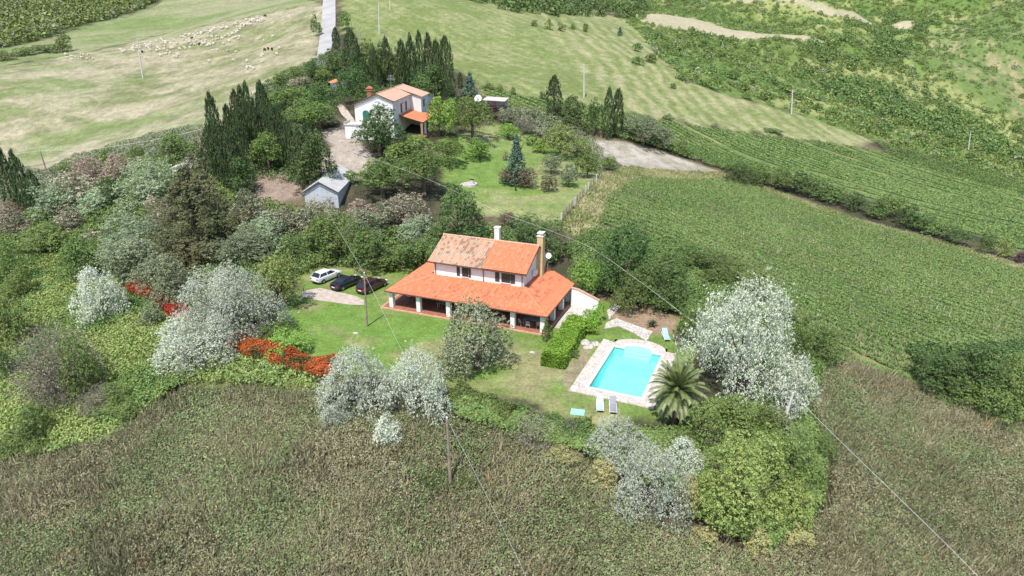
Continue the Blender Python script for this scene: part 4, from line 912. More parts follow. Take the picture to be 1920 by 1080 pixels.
 ('oak',130,470,190,530,'dark green bush left behind the small silver tree',None),
 ('scrub',0,445,60,545,'dark green bush at the left edge above the brambles',None),
 ('scrub',-30,545,60,665,'dark green thicket bush at the left picture edge',None),
 ('scrub',10,500,70,575,'olive-green bush beside the brambles at left',None),
 ('dry',40,598,205,770,'large round grey-green twiggy bush on the brambles',None),
 ('scrub',130,625,205,760,'green side of the large grey bush on the brambles',None),
 ('dry',150,715,235,780,'grey dry tangle below the large round bush',None),
 ('scrub',20,765,110,855,'dark green bush at the lower left of the brambles',None),
 ('scrub',190,720,260,780,'low green bush beside the dry tangle',None),
 ('leafy',200,750,270,795,'bright bush at the lower rim of the brambles',None),
 ('scrub',0,650,45,720,'dark bush at the left edge under the dead branches',None),
 ('grove',265,570,310,620,'brown-green bush below the upper red hedge',None),
 ('bright',500,618,590,672,'bright green sapling between lawn and red hedge',None),
 ('scrub',485,598,560,640,'low dark bush under the broad silver tree',None),
 ('scrub',100,58,138,105,'taller bush at the right end of the far-left pasture hedge',None),
 ('scrub',60,80,110,108,'bush in the far-left pasture hedge, middle',None),
 ('scrub',25,85,70,112,'bush in the far-left pasture hedge, left',None),
 ('scrub',-10,92,30,120,'bush in the far-left pasture hedge at the picture edge',None),
 ('scrub',118,28,145,48,'small far bush on the green slope, left',None),
 ('scrub',155,22,180,40,'small far bush on the green slope, middle',None),
 ('scrub',195,17,222,32,'small far bush on the green slope, right',None),
 # bottom hedge below lawn, right side thickets
 ('dry',955,772,1050,840,'purplish grey dry shrub below the lawn',None),
 ('dry',1040,780,1095,835,'dry reddish twiggy shrub left of the silver shrub',None),
 ('bright',1050,805,1105,835,'green bush between dry shrub and silver shrub',None),
 ('straw',1020,832,1085,870,'yellowish weeds left below the silver shrub',None),
 ('oak',1700,650,1800,750,'dark tree at the left of the right-hand thicket',.8),
 ('oak',1765,640,1870,770,'dark tree in the middle of the right-hand thicket',.8),
 ('leafy',1730,700,1830,765,'green tree at the front of the right-hand thicket',.8),
 ('leafy',1835,660,1935,780,'green tree at the right edge of the right-hand thicket',.8),
 ('leafy',1800,720,1900,800,'lowest green tree of the right-hand thicket',.8),
 ('leafy',1830,435,1862,478,'yellow-green bush on the field divide, left one of two',None),
 ('yellow',1858,442,1897,486,'yellow-green bush on the field divide, right one of two',None),
 ('purple',1902,470,1925,495,'dark reddish bush at the right end of the field divide',None),
 ('scrub',1415,238,1470,256,'low bush on the near rim of the pale hayfield',None),
 ('dry',1330,228,1350,242,'small bare bush on the near rim of the hayfield',None),
 ('scrub',1240,212,1262,228,'dark small bush on the hayfield rim',None),
 ('scrub',905,153,926,172,'bush on the far crop strip, first from left',None),
 ('scrub',929,156,944,175,'bush on the far crop strip, second from left',None),
 ('scrub',956,162,968,180,'bush on the far crop strip, third from left',None),
 ('scrub',1010,170,1026,190,'bush on the far crop strip just left of the cypress clump',None),
 ('scrub',994,36,1010,52,'lone bush on the far hay meadow, first from left',None),
 ('scrub',1020,34,1036,58,'lone bush on the far hay meadow, second from left',None),
 ('scrub',1043,40,1062,62,'lone bush on the far hay meadow, third from left',None),
 ('scrub',1068,43,1080,57,'lone bush on the far hay meadow, fourth from left',None),
 ('scrub',1090,42,1105,62,'lone bush on the far hay meadow, fifth from left',None),
 ('spruce',1154,50,1170,68,'tiny dark conifer on the meadow right of the lone bushes',None),
]
GROUPS = dict(cypress='cypress trees', pine='umbrella pines', darkpine='layered pines', oak='dark broadleaf trees', leafy='green broadleaf trees and bushes', bright='bright green trees', olive=None, grove='olives and grey-green bushes',
    silver='silver-leaved trees', tamarisk='tamarisk shrubs', pinkish='pink tamarisk shrubs', acacia='sage-green acacias', spruce='spruces', yellow='yellow-green bushes', straw='straw-yellow shrubs', purple='purple-leaved plums',
    bronze='bronze-leaved small trees', scrub='dark green bushes', dry='dry twiggy shrubs', privet='clipped bushes')
for kind, x0, y0, x1, y1, lab, gr in PLANTS:
    plant(kind, x0, y0, x1, y1, lab, gr, GROUPS.get(kind), simple=(x1-x0) < 26 and kind not in ('cypress',))

# ------------------------------------------------------------------ hedges: leafy walls along a line
def hedge(name, pts, wid, hgt, kind, label, cat, dens=420, dark=None, wob=.35, group=None, lump=1.3):
    P = np.array([at(*p)[:2] for p in pts]); d = np.r_[0, np.cumsum(np.hypot(*np.diff(P, axis=0).T))]; Lh = d[-1]; n = int(Lh*(wid+2*hgt)*dens)
    s = rng.random(n)*Lh; x = np.interp(s, d, P[:, 0]); y = np.interp(s, d, P[:, 1]); k = np.clip(np.searchsorted(d, s)-1, 0, len(P)-2); tx = P[k+1]-P[k]; tx /= np.linalg.norm(tx, axis=1)[:, None]; nx = np.stack([-tx[:, 1], tx[:, 0]], 1)
    ww = wid/2*(1+wob*(vnoise(s, 0*s, lump, 4)*2-1)); hh = hgt*(1+wob*(vnoise(s, 0*s+9, lump, 6)*2-1)); top = rng.random(n) < wid/(wid+2*hgt)*1.25
    q_ = rng.random(n)*2-1; sgn = np.where(rng.random(n) < .5, -1., 1.); zr = rng.random(n)**.8
    sx = np.where(top, q_, sgn*(1-.22*zr**4)); sz = np.where(top, 1-.16*np.abs(q_)**3, zr*.86); rr = 1-.16*rng.random(n)+.26*(vnoise(s, q_*2+zr*3, .5, 8)-.5)
    en = rng.random(n) < .07; s[en] = np.where(rng.random(en.sum()) < .5, -.02, Lh+.02); x = np.interp(s, d, P[:, 0]); y = np.interp(s, d, P[:, 1]); sx = np.where(en, q_, sx); sz = np.where(en, zr*.95, sz)
    off = sx*ww*rr; X = x+nx[:, 0]*off; Y = y+nx[:, 1]*off; zz = np.maximum(sz*rr, .02)*hh; Zb = H(X, Y); sx = np.where(top, q_*.3, sgn); sz = np.where(top, 1., .25)
    Nn = np.stack([nx[:, 0]*sx, nx[:, 1]*sx, sz+.15], 1); c0 = P.mean(0); cz = Hs(*c0)
    cols = colmix(kind, n, vnoise(X, Y, .8, 3), rng)
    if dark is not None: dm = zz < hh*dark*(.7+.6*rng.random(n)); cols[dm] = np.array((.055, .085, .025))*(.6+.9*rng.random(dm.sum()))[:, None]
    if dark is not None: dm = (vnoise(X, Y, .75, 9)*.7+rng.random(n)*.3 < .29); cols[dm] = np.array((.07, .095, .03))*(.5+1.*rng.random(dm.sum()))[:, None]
    Pc = np.stack([X-c0[0], Y-c0[1], Zb+zz-cz], 1); me = mesh_from_leaves(name, Pc, Nn, .13, cols, 1.5); me.materials.append(M_LEAF)
    t = thing(name, (c0[0], c0[1], cz), 0, label, cat, group); o = link('foliage', me, None, t)
    mb = MB()
    for q in range(int(Lh/.8)+1):
        ss = min(q*.8, Lh); qx, qy = np.interp(ss, d, P[:, 0]), np.interp(ss, d, P[:, 1]); qz = Hs(qx, qy)
        mb.tube([(qx-c0[0], qy-c0[1], qz-cz-.1), (qx-c0[0]+.05, qy-c0[1], qz-cz+hgt*.6)], .04, 5)
    mb.build('stems', M_BARK, t); return t
hedge('hedge', [(1036,690),(1082,618)], 2.5, 1.6, 'privet', 'thick bright green clipped hedge between lawn and pool', 'hedge', 520, wob=.12)
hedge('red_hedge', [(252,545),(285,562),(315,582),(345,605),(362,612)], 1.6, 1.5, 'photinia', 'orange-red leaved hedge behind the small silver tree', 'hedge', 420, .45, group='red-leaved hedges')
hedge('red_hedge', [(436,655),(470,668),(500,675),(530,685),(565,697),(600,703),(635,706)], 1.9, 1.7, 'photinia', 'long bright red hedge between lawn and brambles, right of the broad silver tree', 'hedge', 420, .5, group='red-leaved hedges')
hedge('hedge', [(850,752),(885,766),(920,782),(960,800)], 2.6, 1.4, 'scrub', 'unkempt dark hedge along the lower lawn edge right of the silver pair', 'hedge', 300, wob=.5)
hedge('hedge', [(960,796),(1010,812),(1060,824),(1105,832)], 2.6, 1.3, 'leafy', 'unkempt green hedge below the lawn, towards the silver shrub', 'hedge', 300, wob=.5)
hedge('hedge', [(1575,680),(1620,690),(1660,705),(1712,722)], 1.2, .8, 'leafy', 'narrow bright green hedge crossing the slope left of the right-hand thicket', 'hedge', 300, wob=.4)
# row of field-divide bushes
row = [(1385,338,62,44),(1425,342,60,46),(1462,350,62,48),(1500,358,58,44),(1535,368,56,46),(1566,378,52,44),(1598,388,48,38),(1640,402,50,38),(1672,402,56,58),(1700,420,52,46),(1730,430,54,40),(1762,440,52,40),(1795,452,44,36)]
for i, (x, y, w, h) in enumerate(row): plant('leafy' if i % 3 else 'oak', x-w/2, y-h+8, x+w/2, y+10, 'bush in the dark hedge row dividing the two crop fields', None, 'bushes of the field divide')

# ------------------------------------------------------------------ ground cover nobody could count
def scatter_in(P, n, seed, fall=None):
    g = np.random.default_rng(seed); Q = np.array(P); lo, hi = Q.min(0), Q.max(0); out = []
    lo = np.maximum(lo, [-420, 20]); hi = np.minimum(hi, [420, 640])
    while sum(len(o) for o in out) < n:
        X = lo[0]+g.random(n*2)*(hi[0]-lo[0]); Y = lo[1]+g.random(n*2)*(hi[1]-lo[1]); k = inpoly(X, Y, P) & (np.abs(X) < Y*.86+6)
        if fall is not None: k &= g.random(n*2) < fall(X, Y)
        out.append(np.stack([X[k], Y[k]], 1))
    return np.concatenate(out)[:n]
def tufts(name, XY, h, w, blades, c1, c2, label, lean=.35, spread=.18, patch=6., third=None, seed=1, hvar=.5, clumpc=None):
    g = np.random.default_rng(seed); n = len(XY); zz = H(XY[:, 0], XY[:, 1]); hs_m = h*(1-hvar+2*hvar*g.random(n))*(.6+.8*fbm(XY[:, 0], XY[:, 1], patch*.7, seed+3))
    B = np.repeat(np.arange(n), blades); m_ = len(B); th = g.random(m_)*6.283; r = spread*g.random(m_)**.5; ln = lean*(.3+g.random(m_))
    base = np.stack([XY[B, 0]+np.cos(th)*r*.4, XY[B, 1]+np.sin(th)*r*.4, zz[B]-.05], 1); hh = hs_m[B]*(.5+.7*g.random(m_))
    tip = base+np.stack([np.cos(th)*ln*hh+.12*hh, np.sin(th)*ln*hh, hh], 1)
    a = th+g.random(m_)*3.14; ww = w*(.6+.8*g.random(m_)); side = np.stack([np.cos(a)*ww, np.sin(a)*ww, 0*ww], 1)
    mid = (base*.45+tip*.55)
    V = np.stack([base, mid+side*.5, tip, mid-side*.5], 1).reshape(-1, 3)
    pn = fbm(XY[:, 0], XY[:, 1], patch, seed+1); pn2 = fbm(XY[:, 0], XY[:, 1], patch*3, seed+8)
    t = np.clip((pn*.7+pn2*.5-.6)*2.2+.5+g.normal(0, .22, n), 0, 1)[B][:, None]; t = np.clip(t+g.normal(0, .15, (m_, 1)), 0, 1)
    col = np.array(c1)*(1-t)+np.array(c2)*t
    if third is not None: k = (vnoise(XY[:, 0], XY[:, 1], third[2], seed+5) > third[1])[B] & (g.random(m_) < .6); col[k] = np.array(third[0])
    col = col*(.75+.5*g.random((m_, 1)))
    o = link(name, np_mesh(name, V, np.arange(4*m_).reshape(m_, 4), np.repeat(col, 4, 0)), M_COVER); tag(o, label, 'ground cover', kind='stuff'); return o
def leafcover(name, XY, h, size, per, kind, label, seed=1, patch=5., rad=.4, mound=1.):
    g = np.random.default_rng(seed); n = len(XY); zz = H(XY[:, 0], XY[:, 1])+h*(.25+mound*fbm(XY[:, 0], XY[:, 1], patch*.6, seed))*.8
    B = np.repeat(np.arange(n), per); m_ = len(B); d = usph(m_, g); d[:, 2] = np.abs(d[:, 2]); P = np.stack([XY[B, 0], XY[B, 1], zz[B]], 1)+d*rad*np.array([1, 1, .8*h/max(rad, .01)*.5])
    cols = colmix(kind, m_, fbm(XY[:, 0], XY[:, 1], patch, seed+2)[B]*1.2-.1, g)
    o = link(name, mesh_from_leaves(name, P, d, size, cols, 1.5, None, g), M_COVER); tag(o, label, 'ground cover', kind='stuff'); return o
fore = poly([(-260,860),(0,872),(200,830),(350,735),(600,742),(620,770),(850,790),(1010,830),(1110,880),(1240,990),(1420,1060),(1560,960),(1560,860),(1520,760),(1535,690),(1600,690),(1740,730),(2250,900),(2400,1400),(-500,1400)])
ff = lambda X, Y: np.clip((58/np.maximum(Y, 30))**1.2, 0, 1)
leafcover('dry_weeds', scatter_in(fore, 50000, 11, lambda X, Y: ff(X, Y)*(.35+.65*sstep(fbm(X, Y, 2.6, 95), .36, .5))), .62, .115, 7, 'weeds', 'brownish leafy weeds covering the whole foreground slope', seed=3, patch=6, rad=.36, mound=1.2)
leafcover('dry_weeds', scatter_in(fore, 30000, 12, lambda X, Y: ff(X, Y)*sstep(fbm(X, Y, 8, 93)+.15*vnoise(X, Y, .7, 94), .40, .72)), .75, .12, 7, 'weedgreen', 'greener leafy patches in the foreground weeds', seed=4, patch=5, rad=.34)
tufts('dry_weeds', scatter_in(fore, 46000, 18, ff), .95, .075, 4, (.16,.165,.088), (.38,.33,.21), 'dry stems standing in the foreground weeds', third=((.50,.29,.17), .93, 1.6), seed=5, patch=5, lean=.55, spread=.3)
tufts('fresh_grass', scatter_in(poly([(785,895),(840,888),(890,905),(880,925),(820,930),(780,912)]), 1500, 29), .7, .06, 8, (.13,.20,.05), (.25,.31,.12), 'patch of fresh pale green grass round the pole in the weeds', seed=31)
cl = ZP['crop_lower']; crop = scatter_in(cl, 60000, 13, lambda X, Y: np.clip((80/np.maximum(Y, 40)), .25, 1))
r0, r1 = at(1300,400)[:2], at(1800,575)[:2]; rd = (r1-r0)/np.linalg.norm(r1-r0); rn = np.array([-rd[1], rd[0]])
def rowed(XY, sp, keepf=.9, rag=.25):
    q = XY@rn; k = np.round(q/sp); XY = XY+((k*sp-q)*(1-rag))[:, None]*rn; gg = vnoise(k*7.3, XY@rd*.02, 1, 8); return XY[gg < keepf]
leafcover('crop_plants', rowed(crop, 1.7, .93, .34), .62, .16, 6, 'cropleaf', 'dense green crop on the field right of the house', seed=7, patch=9, rad=.4, mound=.6)
tufts('crop_seed_tops', rowed(scatter_in(cl, 7000, 17, lambda X, Y: np.clip((80/np.maximum(Y, 40)), .25, 1)), 1.5, 1.1), .75, .10, 3, (.20,.23,.10), (.42,.38,.23), 'pale tops scattered over the green crop', seed=19, patch=10)
cu = ZP['crop_upper']; leafcover('crop_plants', rowed(scatter_in(cu, 42000, 14), 2.0, .72, .15), .6, .27, 4, 'cropleaf', 'green crop rows on the farther field beyond the bushes', seed=9, patch=14, rad=.5, mound=.4)
vg = scatter_in(ZP['verge'], 7000, 15); tufts('verge_grass', vg, .4, .12, 6, (.19,.25,.08), (.42,.40,.21), 'tall yellowing grass along the field margin', seed=10, patch=4)
br = poly([(-160,480),(0,488),(140,478),(200,540),(330,598),(440,668),(600,715),(600,738),(350,722),(200,832),(0,872),(-220,850)])
leafcover('brambles', scatter_in(br, 15000, 16, lambda X, Y: np.clip(80/np.maximum(Y, 40), .3, 1)), .9, .17, 7, 'bramble', 'yellow-green brambles spreading over the left slope', seed=21)
leafcover('brambles', scatter_in(br, 5500, 26, lambda X, Y: (fbm(X, Y, 6, 91) > .52)*1.), 1.1, .16, 7, 'leafy', 'darker green bramble patches on the left slope', seed=22)
# undergrowth filling the belts between the trees
und = [([(0,440),(70,400),(160,345),(300,300),(390,330),(480,380),(560,400),(620,400),(700,440),(820,440),(930,430),(1000,470),(1060,480),(1030,500),(800,492),(700,505),(590,500),(560,520),(500,600),(440,640),(340,590),(250,520),(150,480),(0,480)], 11000, 'scrub', 'low shrubs filling the belt behind the house and left wood'),
       ([(1060,470),(1120,440),(1200,450),(1300,470),(1400,540),(1480,610),(1560,660),(1590,690),(1540,700),(1520,760),(1330,700),(1290,600),(1180,570),(1100,545)], 5200, 'leafy', 'low green shrubs between pool garden and crop field'),
       ([(850,755),(960,790),(1090,828),(1180,822),(1290,822),(1345,760),(1500,760),(1540,860),(1530,960),(1440,1040),(1300,980),(1150,880),(1010,835),(860,790)], 6500, 'leafy', 'low tangled green growth below pool and lawn'),
       ([(395,300),(420,240),(500,160),(560,130),(600,110),(640,100),(700,120),(840,150),(860,200),(800,180),(700,190),(650,180),(640,200),(600,240),(600,300),(570,350),(480,340),(400,345)], 5200, 'oak', 'dark undergrowth beneath the cypress wood'),
       ([(930,205),(1010,212),(1100,245),(1130,290),(1125,330),(1100,300),(1010,258),(950,230)], 1200, 'grove', 'rough bushes along the top of the garden'),
       ([(1130,255),(1180,240),(1260,268),(1380,300),(1440,330),(1360,322),(1250,285),(1160,262)], 1500, 'leafy', 'weedy green strip above the gravel lot'),
       ([(1640,268),(1800,310),(1930,345),(2100,400),(2100,425),(1900,362),(1760,325),(1660,290)], 2600, 'scrub', 'dark hedge belt along the far edge of the crop field'),
       ([(0,300),(80,330),(140,300),(300,255),(390,240),(400,270),(300,300),(160,345),(60,390),(0,400)], 2600, 'grove', 'rough grey-green growth along the pasture edge'),
       ([(1700,660),(1900,655),(2100,700),(2150,860),(1900,800),(1760,740)], 2600, 'oak', 'dark shrubs of the right-hand thicket')]
for i, (pp, n, kd, lab) in enumerate(und): near_ = i in (1, 2); leafcover('undergrowth', scatter_in(poly(pp), int(n*(1.6 if near_ else 1.2)), 40+i), 1.3, .17 if near_ else .22, 14 if near_ else 12, kd, lab, seed=50+i, rad=.6)
# wooded hillsides far away
def lumps(name, XY, kind, label, seed, smin=1.6, smax=4.2, per=26, hf=.8):
    per = int(per*1.5)
    g = np.random.default_rng(seed); n = len(XY); sz = smin+(smax-smin)*g.random(n)**2; zz = H(XY[:, 0], XY[:, 1]); B = np.repeat(np.arange(n), per); m_ = len(B); d = usph(m_, g); d[:, 2] = np.abs(d[:, 2])
    P = np.stack([XY[B, 0], XY[B, 1], zz[B]], 1)+d*(sz[B]*.5*(.7+.5*g.random(m_)))[:, None]*np.array([1, 1, hf*1.6])
    c = colmix(kind, m_, np.repeat(g.random(n)*.7+.3*vnoise(XY[:, 0], XY[:, 1], 20, seed), per), g)
    o = link(name, mesh_from_leaves(name, P, d, sz[B]*(1.45/math.sqrt(per)), c, 1.3, None, g), M_COVER); tag(o, label, 'thicket', kind='stuff')
hill = ZP['hillside']; fr_ = lambda X, Y: sstep(fbm(X, Y, 34, 61), .33, .55)*.9+.1
notpath = lambda X, Y: (1-inpoly(X, Y, far1))*(1-inpoly(X, Y, far2))*(1-inpoly(X, Y, far3))*(1-.65*inpoly(X, Y, slope_r)*sstep(fbm(X, Y, 30, 97), .42, .6))
lumps('thicket', scatter_in(hill, 3600, 71, lambda X, Y: fr_(X, Y)*notpath(X, Y)), 'scrub', 'dark bushes scattered thickly over the right hillside', 72, 1.6, 4.2, 44)
lumps('thicket', scatter_in(hill, 6500, 73, lambda X, Y: (1-fr_(X, Y)*.6)*notpath(X, Y)), 'leafy', 'lighter green bushes over the right hillside', 74, 1.2, 3.0, 34, .7)
lumps('thicket', scatter_in(hill, 350, 75, notpath), 'grove', 'grey-green bushes in the valley of the right hillside', 76, 2, 4.0, 30)
lumps('thicket', scatter_in(hill, 5000, 78, notpath), 'yellow', 'yellow-green low scrub over the right hillside', 79, 1.0, 2.6, 30, .6)
valley = poly([(1670,20),(1760,50),(1700,110),(1665,150),(1740,180),(1930,250),(1930,320),(1740,250),(1600,200),(1480,150),(1500,95)])
lumps('thicket', scatter_in(valley, 1100, 77, lambda X, Y: notpath(X, Y)*sstep(fbm(X, Y, 22, 98), .38, .55)), 'scrub', 'dense dark wood in the valley bottom at the right', 78, 2.5, 6, 60, .9)
lumps('thicket', scatter_in(ZP['wood_floor'], 2600, 79), 'scrub', 'dark woodland at the upper left', 80, 3, 7, 36, .9)
lumps('thicket', scatter_in(ZP['wood_floor'], 800, 81), 'grove', 'grey-green shrubs in the woodland at the upper left', 82, 3, 6, 30, .9)
topwood = poly([(880,-6),(1000,-10),(1210,5),(1210,34),(1100,30),(1045,33),(950,28),(880,14)])
lumps('thicket', scatter_in(topwood, 260, 83), 'oak', 'dark wood beyond the far hay meadow', 84, 4, 8, 60, .9)
for k, (x, y) in enumerate([(1280,150),(1300,130),(1330,165),(1375,150),(1395,170),(1262,165),(1215,60),(1235,78),(1195,95),(1245,95),(1195,120),(1220,118),(1270,95),(1300,70),(1320,88),(1350,110),(1400,185),(1410,160),(1440,190),(1450,160),(1470,175),(1500,190),(1530,205),(1550,175),(1560,215),(1590,200),(1600,235),(1630,240),(1660,250),(1690,240),(1720,262),(1750,250),(1780,280),(1820,300),(1850,290),(1880,310),(1650,220),(1570,150),(1620,180),(1700,205),(1760,215),(1810,250),(1870,270)]):
    w = 14+random.random()*16; plant('scrub' if k % 2 else 'leafy', x-w/2, y-w*.75, x+w/2, y+3, 'green bush on the right hillside beyond the hayfield', None, 'bushes on the right hillside', simple=True, N=500)

# ------------------------------------------------------------------ date palm and yucca
def frond(mb, o, az, el, Ln, sag, w0=.42, n=13, dens=1.0):
    """pinnate leaf: rachis arching out and down with thin leaflets both sides; returns faces in mb"""
    p = Vector(o); d = Vector((math.cos(az)*math.cos(el), math.sin(az)*math.cos(el), math.sin(el))); side = Vector((-math.sin(az), math.cos(az), 0)); pts = [p.copy()]
    for i in range(n):
        p = p+d*(Ln/n); d = (d+Vector((0, 0, -sag/n*(.5+i/n*1.3)))).normalized(); pts.append(p.copy())
    mb.tube(pts, [.035*(1-i/(n+1.5)) for i in range(n+1)], 4, False)
    m = int(n*3.2*dens)
    for j in range(2, m):
        f = j/m*n; i = min(int(f), n-1); q = pts[i].lerp(pts[i+1], f-i); t = (pts[i+1]-pts[i]).normalized(); l = w0*math.sin(min(1, .25+j/m*1.1)*math.pi*.83)+.12; up = side.cross(t)
        for s in (-1, 1):
            e = q+side*s*l*.8+t*l*.65+Vector((0, 0, -.22*l-random.random()*.12*l))+up*.05; b = t*.045
            mb.add([q-b, q+b, e], [(0, 1, 2)])
M_PALM = surf('palm_leaf', (.20,.235,.085), (.095,.135,.045), 2.2, .5, spec=.5)
M_PALMD = surf('palm_dry_leaf', (.30,.24,.15), (.22,.17,.10), 2, .7)
pb = at(1266, 787); pt = thing('palm_tree', pb, 0, 'date palm with arching fronds standing at the near right corner of the pool', 'palm tree')
mb = MB(); zz = 3.1; prof = [(0, .42), (.5, .34)]+[(.5+i*.2, .33+.05*(i % 2)) for i in range(1, 13)]+[(3.2, .5), (3.5, .35)]
mb.tube([(0, 0, z-.2) for z, r in prof], [r for z, r in prof], 12); mb.build('trunk', surf('palm_bark', (.17,.13,.10), (.09,.07,.055), 6, .9, .6), pt)
for i in range(86):
    u = (i+.5)/86; el = 1.42-2.0*u+random.uniform(-.1, .1); az = i*2.39996+random.uniform(-.12, .12); f = MB(); frond(f, (0, 0, 3.15-.3*u), az, el, random.uniform(2.5, 3.15)*(1.-.12*u), .75+.75*u, .44)
    me = bpy.data.meshes.new('frond'); me.from_pydata(f.v, [], f.f); link('frond', me, M_PALM if u < .9 else M_PALMD, pt)
yb = at(1222, 612); yc = thing('yucca', yb, 0, 'spiky grey-green yucca on the brown soil bed above the pool', 'plant'); M_YUC = surf('yucca_leaf', (.28,.29,.17), (.17,.19,.10), 3, .6)
mb = MB()
for i in range(110):
    az, el = random.random()*6.28, random.uniform(.1, 1.4); Ln = random.uniform(.7, 1.15); d = Vector((math.cos(az)*math.cos(el), math.sin(az)*math.cos(el), math.sin(el))); s = Vector((-math.sin(az), math.cos(az), 0))*.045; q = Vector((0, 0, .25))
    mb.add([q-s, q+s, q+d*Ln*.55+s, q+d*Ln*.55-s, q+d*Ln+Vector((0, 0, -.12))], [(0, 1, 2, 3), (3, 2, 4)])
me = bpy.data.meshes.new('leaves'); me.from_pydata(mb.v, [], mb.f); link('leaves', me, M_YUC, yc)
mb = MB(); mb.tube([(0, 0, -.1), (0, 0, .3)], .12, 8); mb.build('trunk', M_BARK, yc)

# ------------------------------------------------------------------ poles and cables
def pole(base, top_px, mat, label, r=.11, arm=0, ins=True, group='poles carrying overhead cables', topd=None, name='utility_pole'):
    B = at(*base); Zt = topd or depth(B); u = (top_px[0]-960)/F; Y = B[1]; z = topz(B[0], Y, top_px[1])
    dep = Y*CP-(z-CAMH)*SP; X = u*dep; t = thing(name, B, 0, label, 'pole', group); tp = Vector((X-B[0], 0, z-B[2]))
    m_ = MB(); m_.tube([(0,0,-.5), tp*.5, tp], [r*1.25, r, r*.72], 9); m_.build('shaft', mat, t)
    if arm:
        a = MB(); a.box(tp.x-arm/2, -.05, tp.z-.32, tp.x+arm/2, .05, tp.z-.22); a.build('crossarm', M_GREY, t)
    if ins:
        for k in ((-1, 0, 1) if arm else (0,)):
            i_ = MB(); x = tp.x+k*arm*.45; z0 = tp.z-.215 if arm and k else tp.z+.01; i_.tube([(x,0,z0),(x,0,z0+.1),(x,0,z0+.16)], [.05,.07,.03], 8); i_.build('insulator', M_WHITE, t)
    return Vector(B)+tp
J = pole((688,612), (683,513), M_WOODPOLE, 'brown and white wooden pole standing on the lawn before the cars', .10)
K = pole((845,915), (838,785), M_WOODPOLE, 'greyish wooden pole standing in the weeds below the lawn', .12)
A = pole((1462,815), (1487,738), M_CONC, 'pale leaning concrete pole beside the right silver tree', .13)
B_ = pole((92,335), (75,283), M_WOODPOLE, 'leaning dark wooden pole by the pasture at the left', .13)
pole((268,147), (257,73), M_CONC, 'tall pale pole in the middle of the sheep pasture', .17, 1.4)
pole((1095,183), (1095,121), M_CONC, 'tall pale pole on the hayfield above the cypress clump', .17, .0)
pole((1484,214), (1486,169), M_CONC, 'pale pole with crossarm on the hillside above the hayfield', .19, 1.8)
pole((1815,285), (1820,247), M_CONC, 'thin pale pole among bushes at the far right', .17, .0)
pole((711,63), (710,8), M_CONC, 'pale pole on the far hay meadow above the dark grove', .16, 0)
pole((731,18), (731,-6), M_CONC, 'farthest thin pole at the top edge over the hay meadow', .15, 0)
pole((676,75), (674,50), M_GREY, 'grey pole with crossarm sticking out above the dark grove', .15, 1.6)
pole((952,228), (955,189), M_WOODPOLE, 'slanting short pole beside the pale shelter', .1, 0, False)
def cable(pts, label, r=.035, n=10, name='overhead_cable'):
    P = []; 
    for i in range(len(pts)-1):
        a, b_ = Vector(pts[i]), Vector(pts[i+1]); L_ = (b_-a).length; s = L_*.022
        for k in range(n): f = k/n; p = a.lerp(b_, f); p.z -= 4*s*f*(1-f); P.append(p)
    P.append(Vector(pts[-1])); o = Vector(P[0]); m_ = MB(); m_.tube([p-o for p in P], r, 5); t = m_.build(name, M_CABLE, None, smooth=True, loc=o)
    return tag(t, label, 'cable', 'overhead cables')
q1 = atd(690,294,108); q0 = atd(560,232,122)
cable([q0, q1], 'thin cable from the cypress wood over the yard', .02)
mids = [atd(x, y, d) for x, y, d in [(915,388,95),(950,403,92.5),(1030,432,87.5),(1110,466,82.3),(1200,528,76.5),(1280,588,71.5)]]
def path_cable(P, label, r=.035):
    P = [Vector(p) for p in P]; o = P[0].copy(); m_ = MB(); Q = []
    for i in range(len(P)-1):
        p0, p1, p2, p3 = P[max(i-1, 0)], P[i], P[i+1], P[min(i+2, len(P)-1)]
        for k in range(6): t = k/6; Q.append(.5*((2*p1)+(p2-p0)*t+(2*p0-5*p1+4*p2-p3)*t*t+(3*p1-3*p2+p3-p0)*t**3))
    Q.append(P[-1]); m_.tube([p-o for p in Q], r, 5); t = m_.build('overhead_cable', M_CABLE, None, smooth=True, loc=o); return tag(t, label, 'cable', 'overhead cables')
path_cable([q1, atd(800,335,101.5)]+mids+[A], 'white cable running from the country house past the house to the leaning pole', .012)
path_cable([A, atd(1560,812,53.5), atd(1690,938,45), atd(1835,1082,37.5), atd(1990,1260,31)], 'white cable leaving the leaning pole to the lower right corner', .014)
path_cable([atd(598,368,99), atd(640,440,89), J], 'thin cable coming down from the shed to the lawn pole', .010)
path_cable([J, atd(722,592,71), atd(760,668,63.5), K], 'thin cable over the lawn from pole to pole', .009)
path_cable([K, atd(900,905,47), atd(950,1005,41), atd(988,1085,37.2), atd(1050,1230,31)], 'thin cable from the weed pole to the bottom edge', .007)
path_cable([atd(-60,300,150), B_, atd(150,281,137), atd(230,272,134), atd(310,258,131), atd(385,240,128)], 'pale cable along the pasture edge at the left', .03)

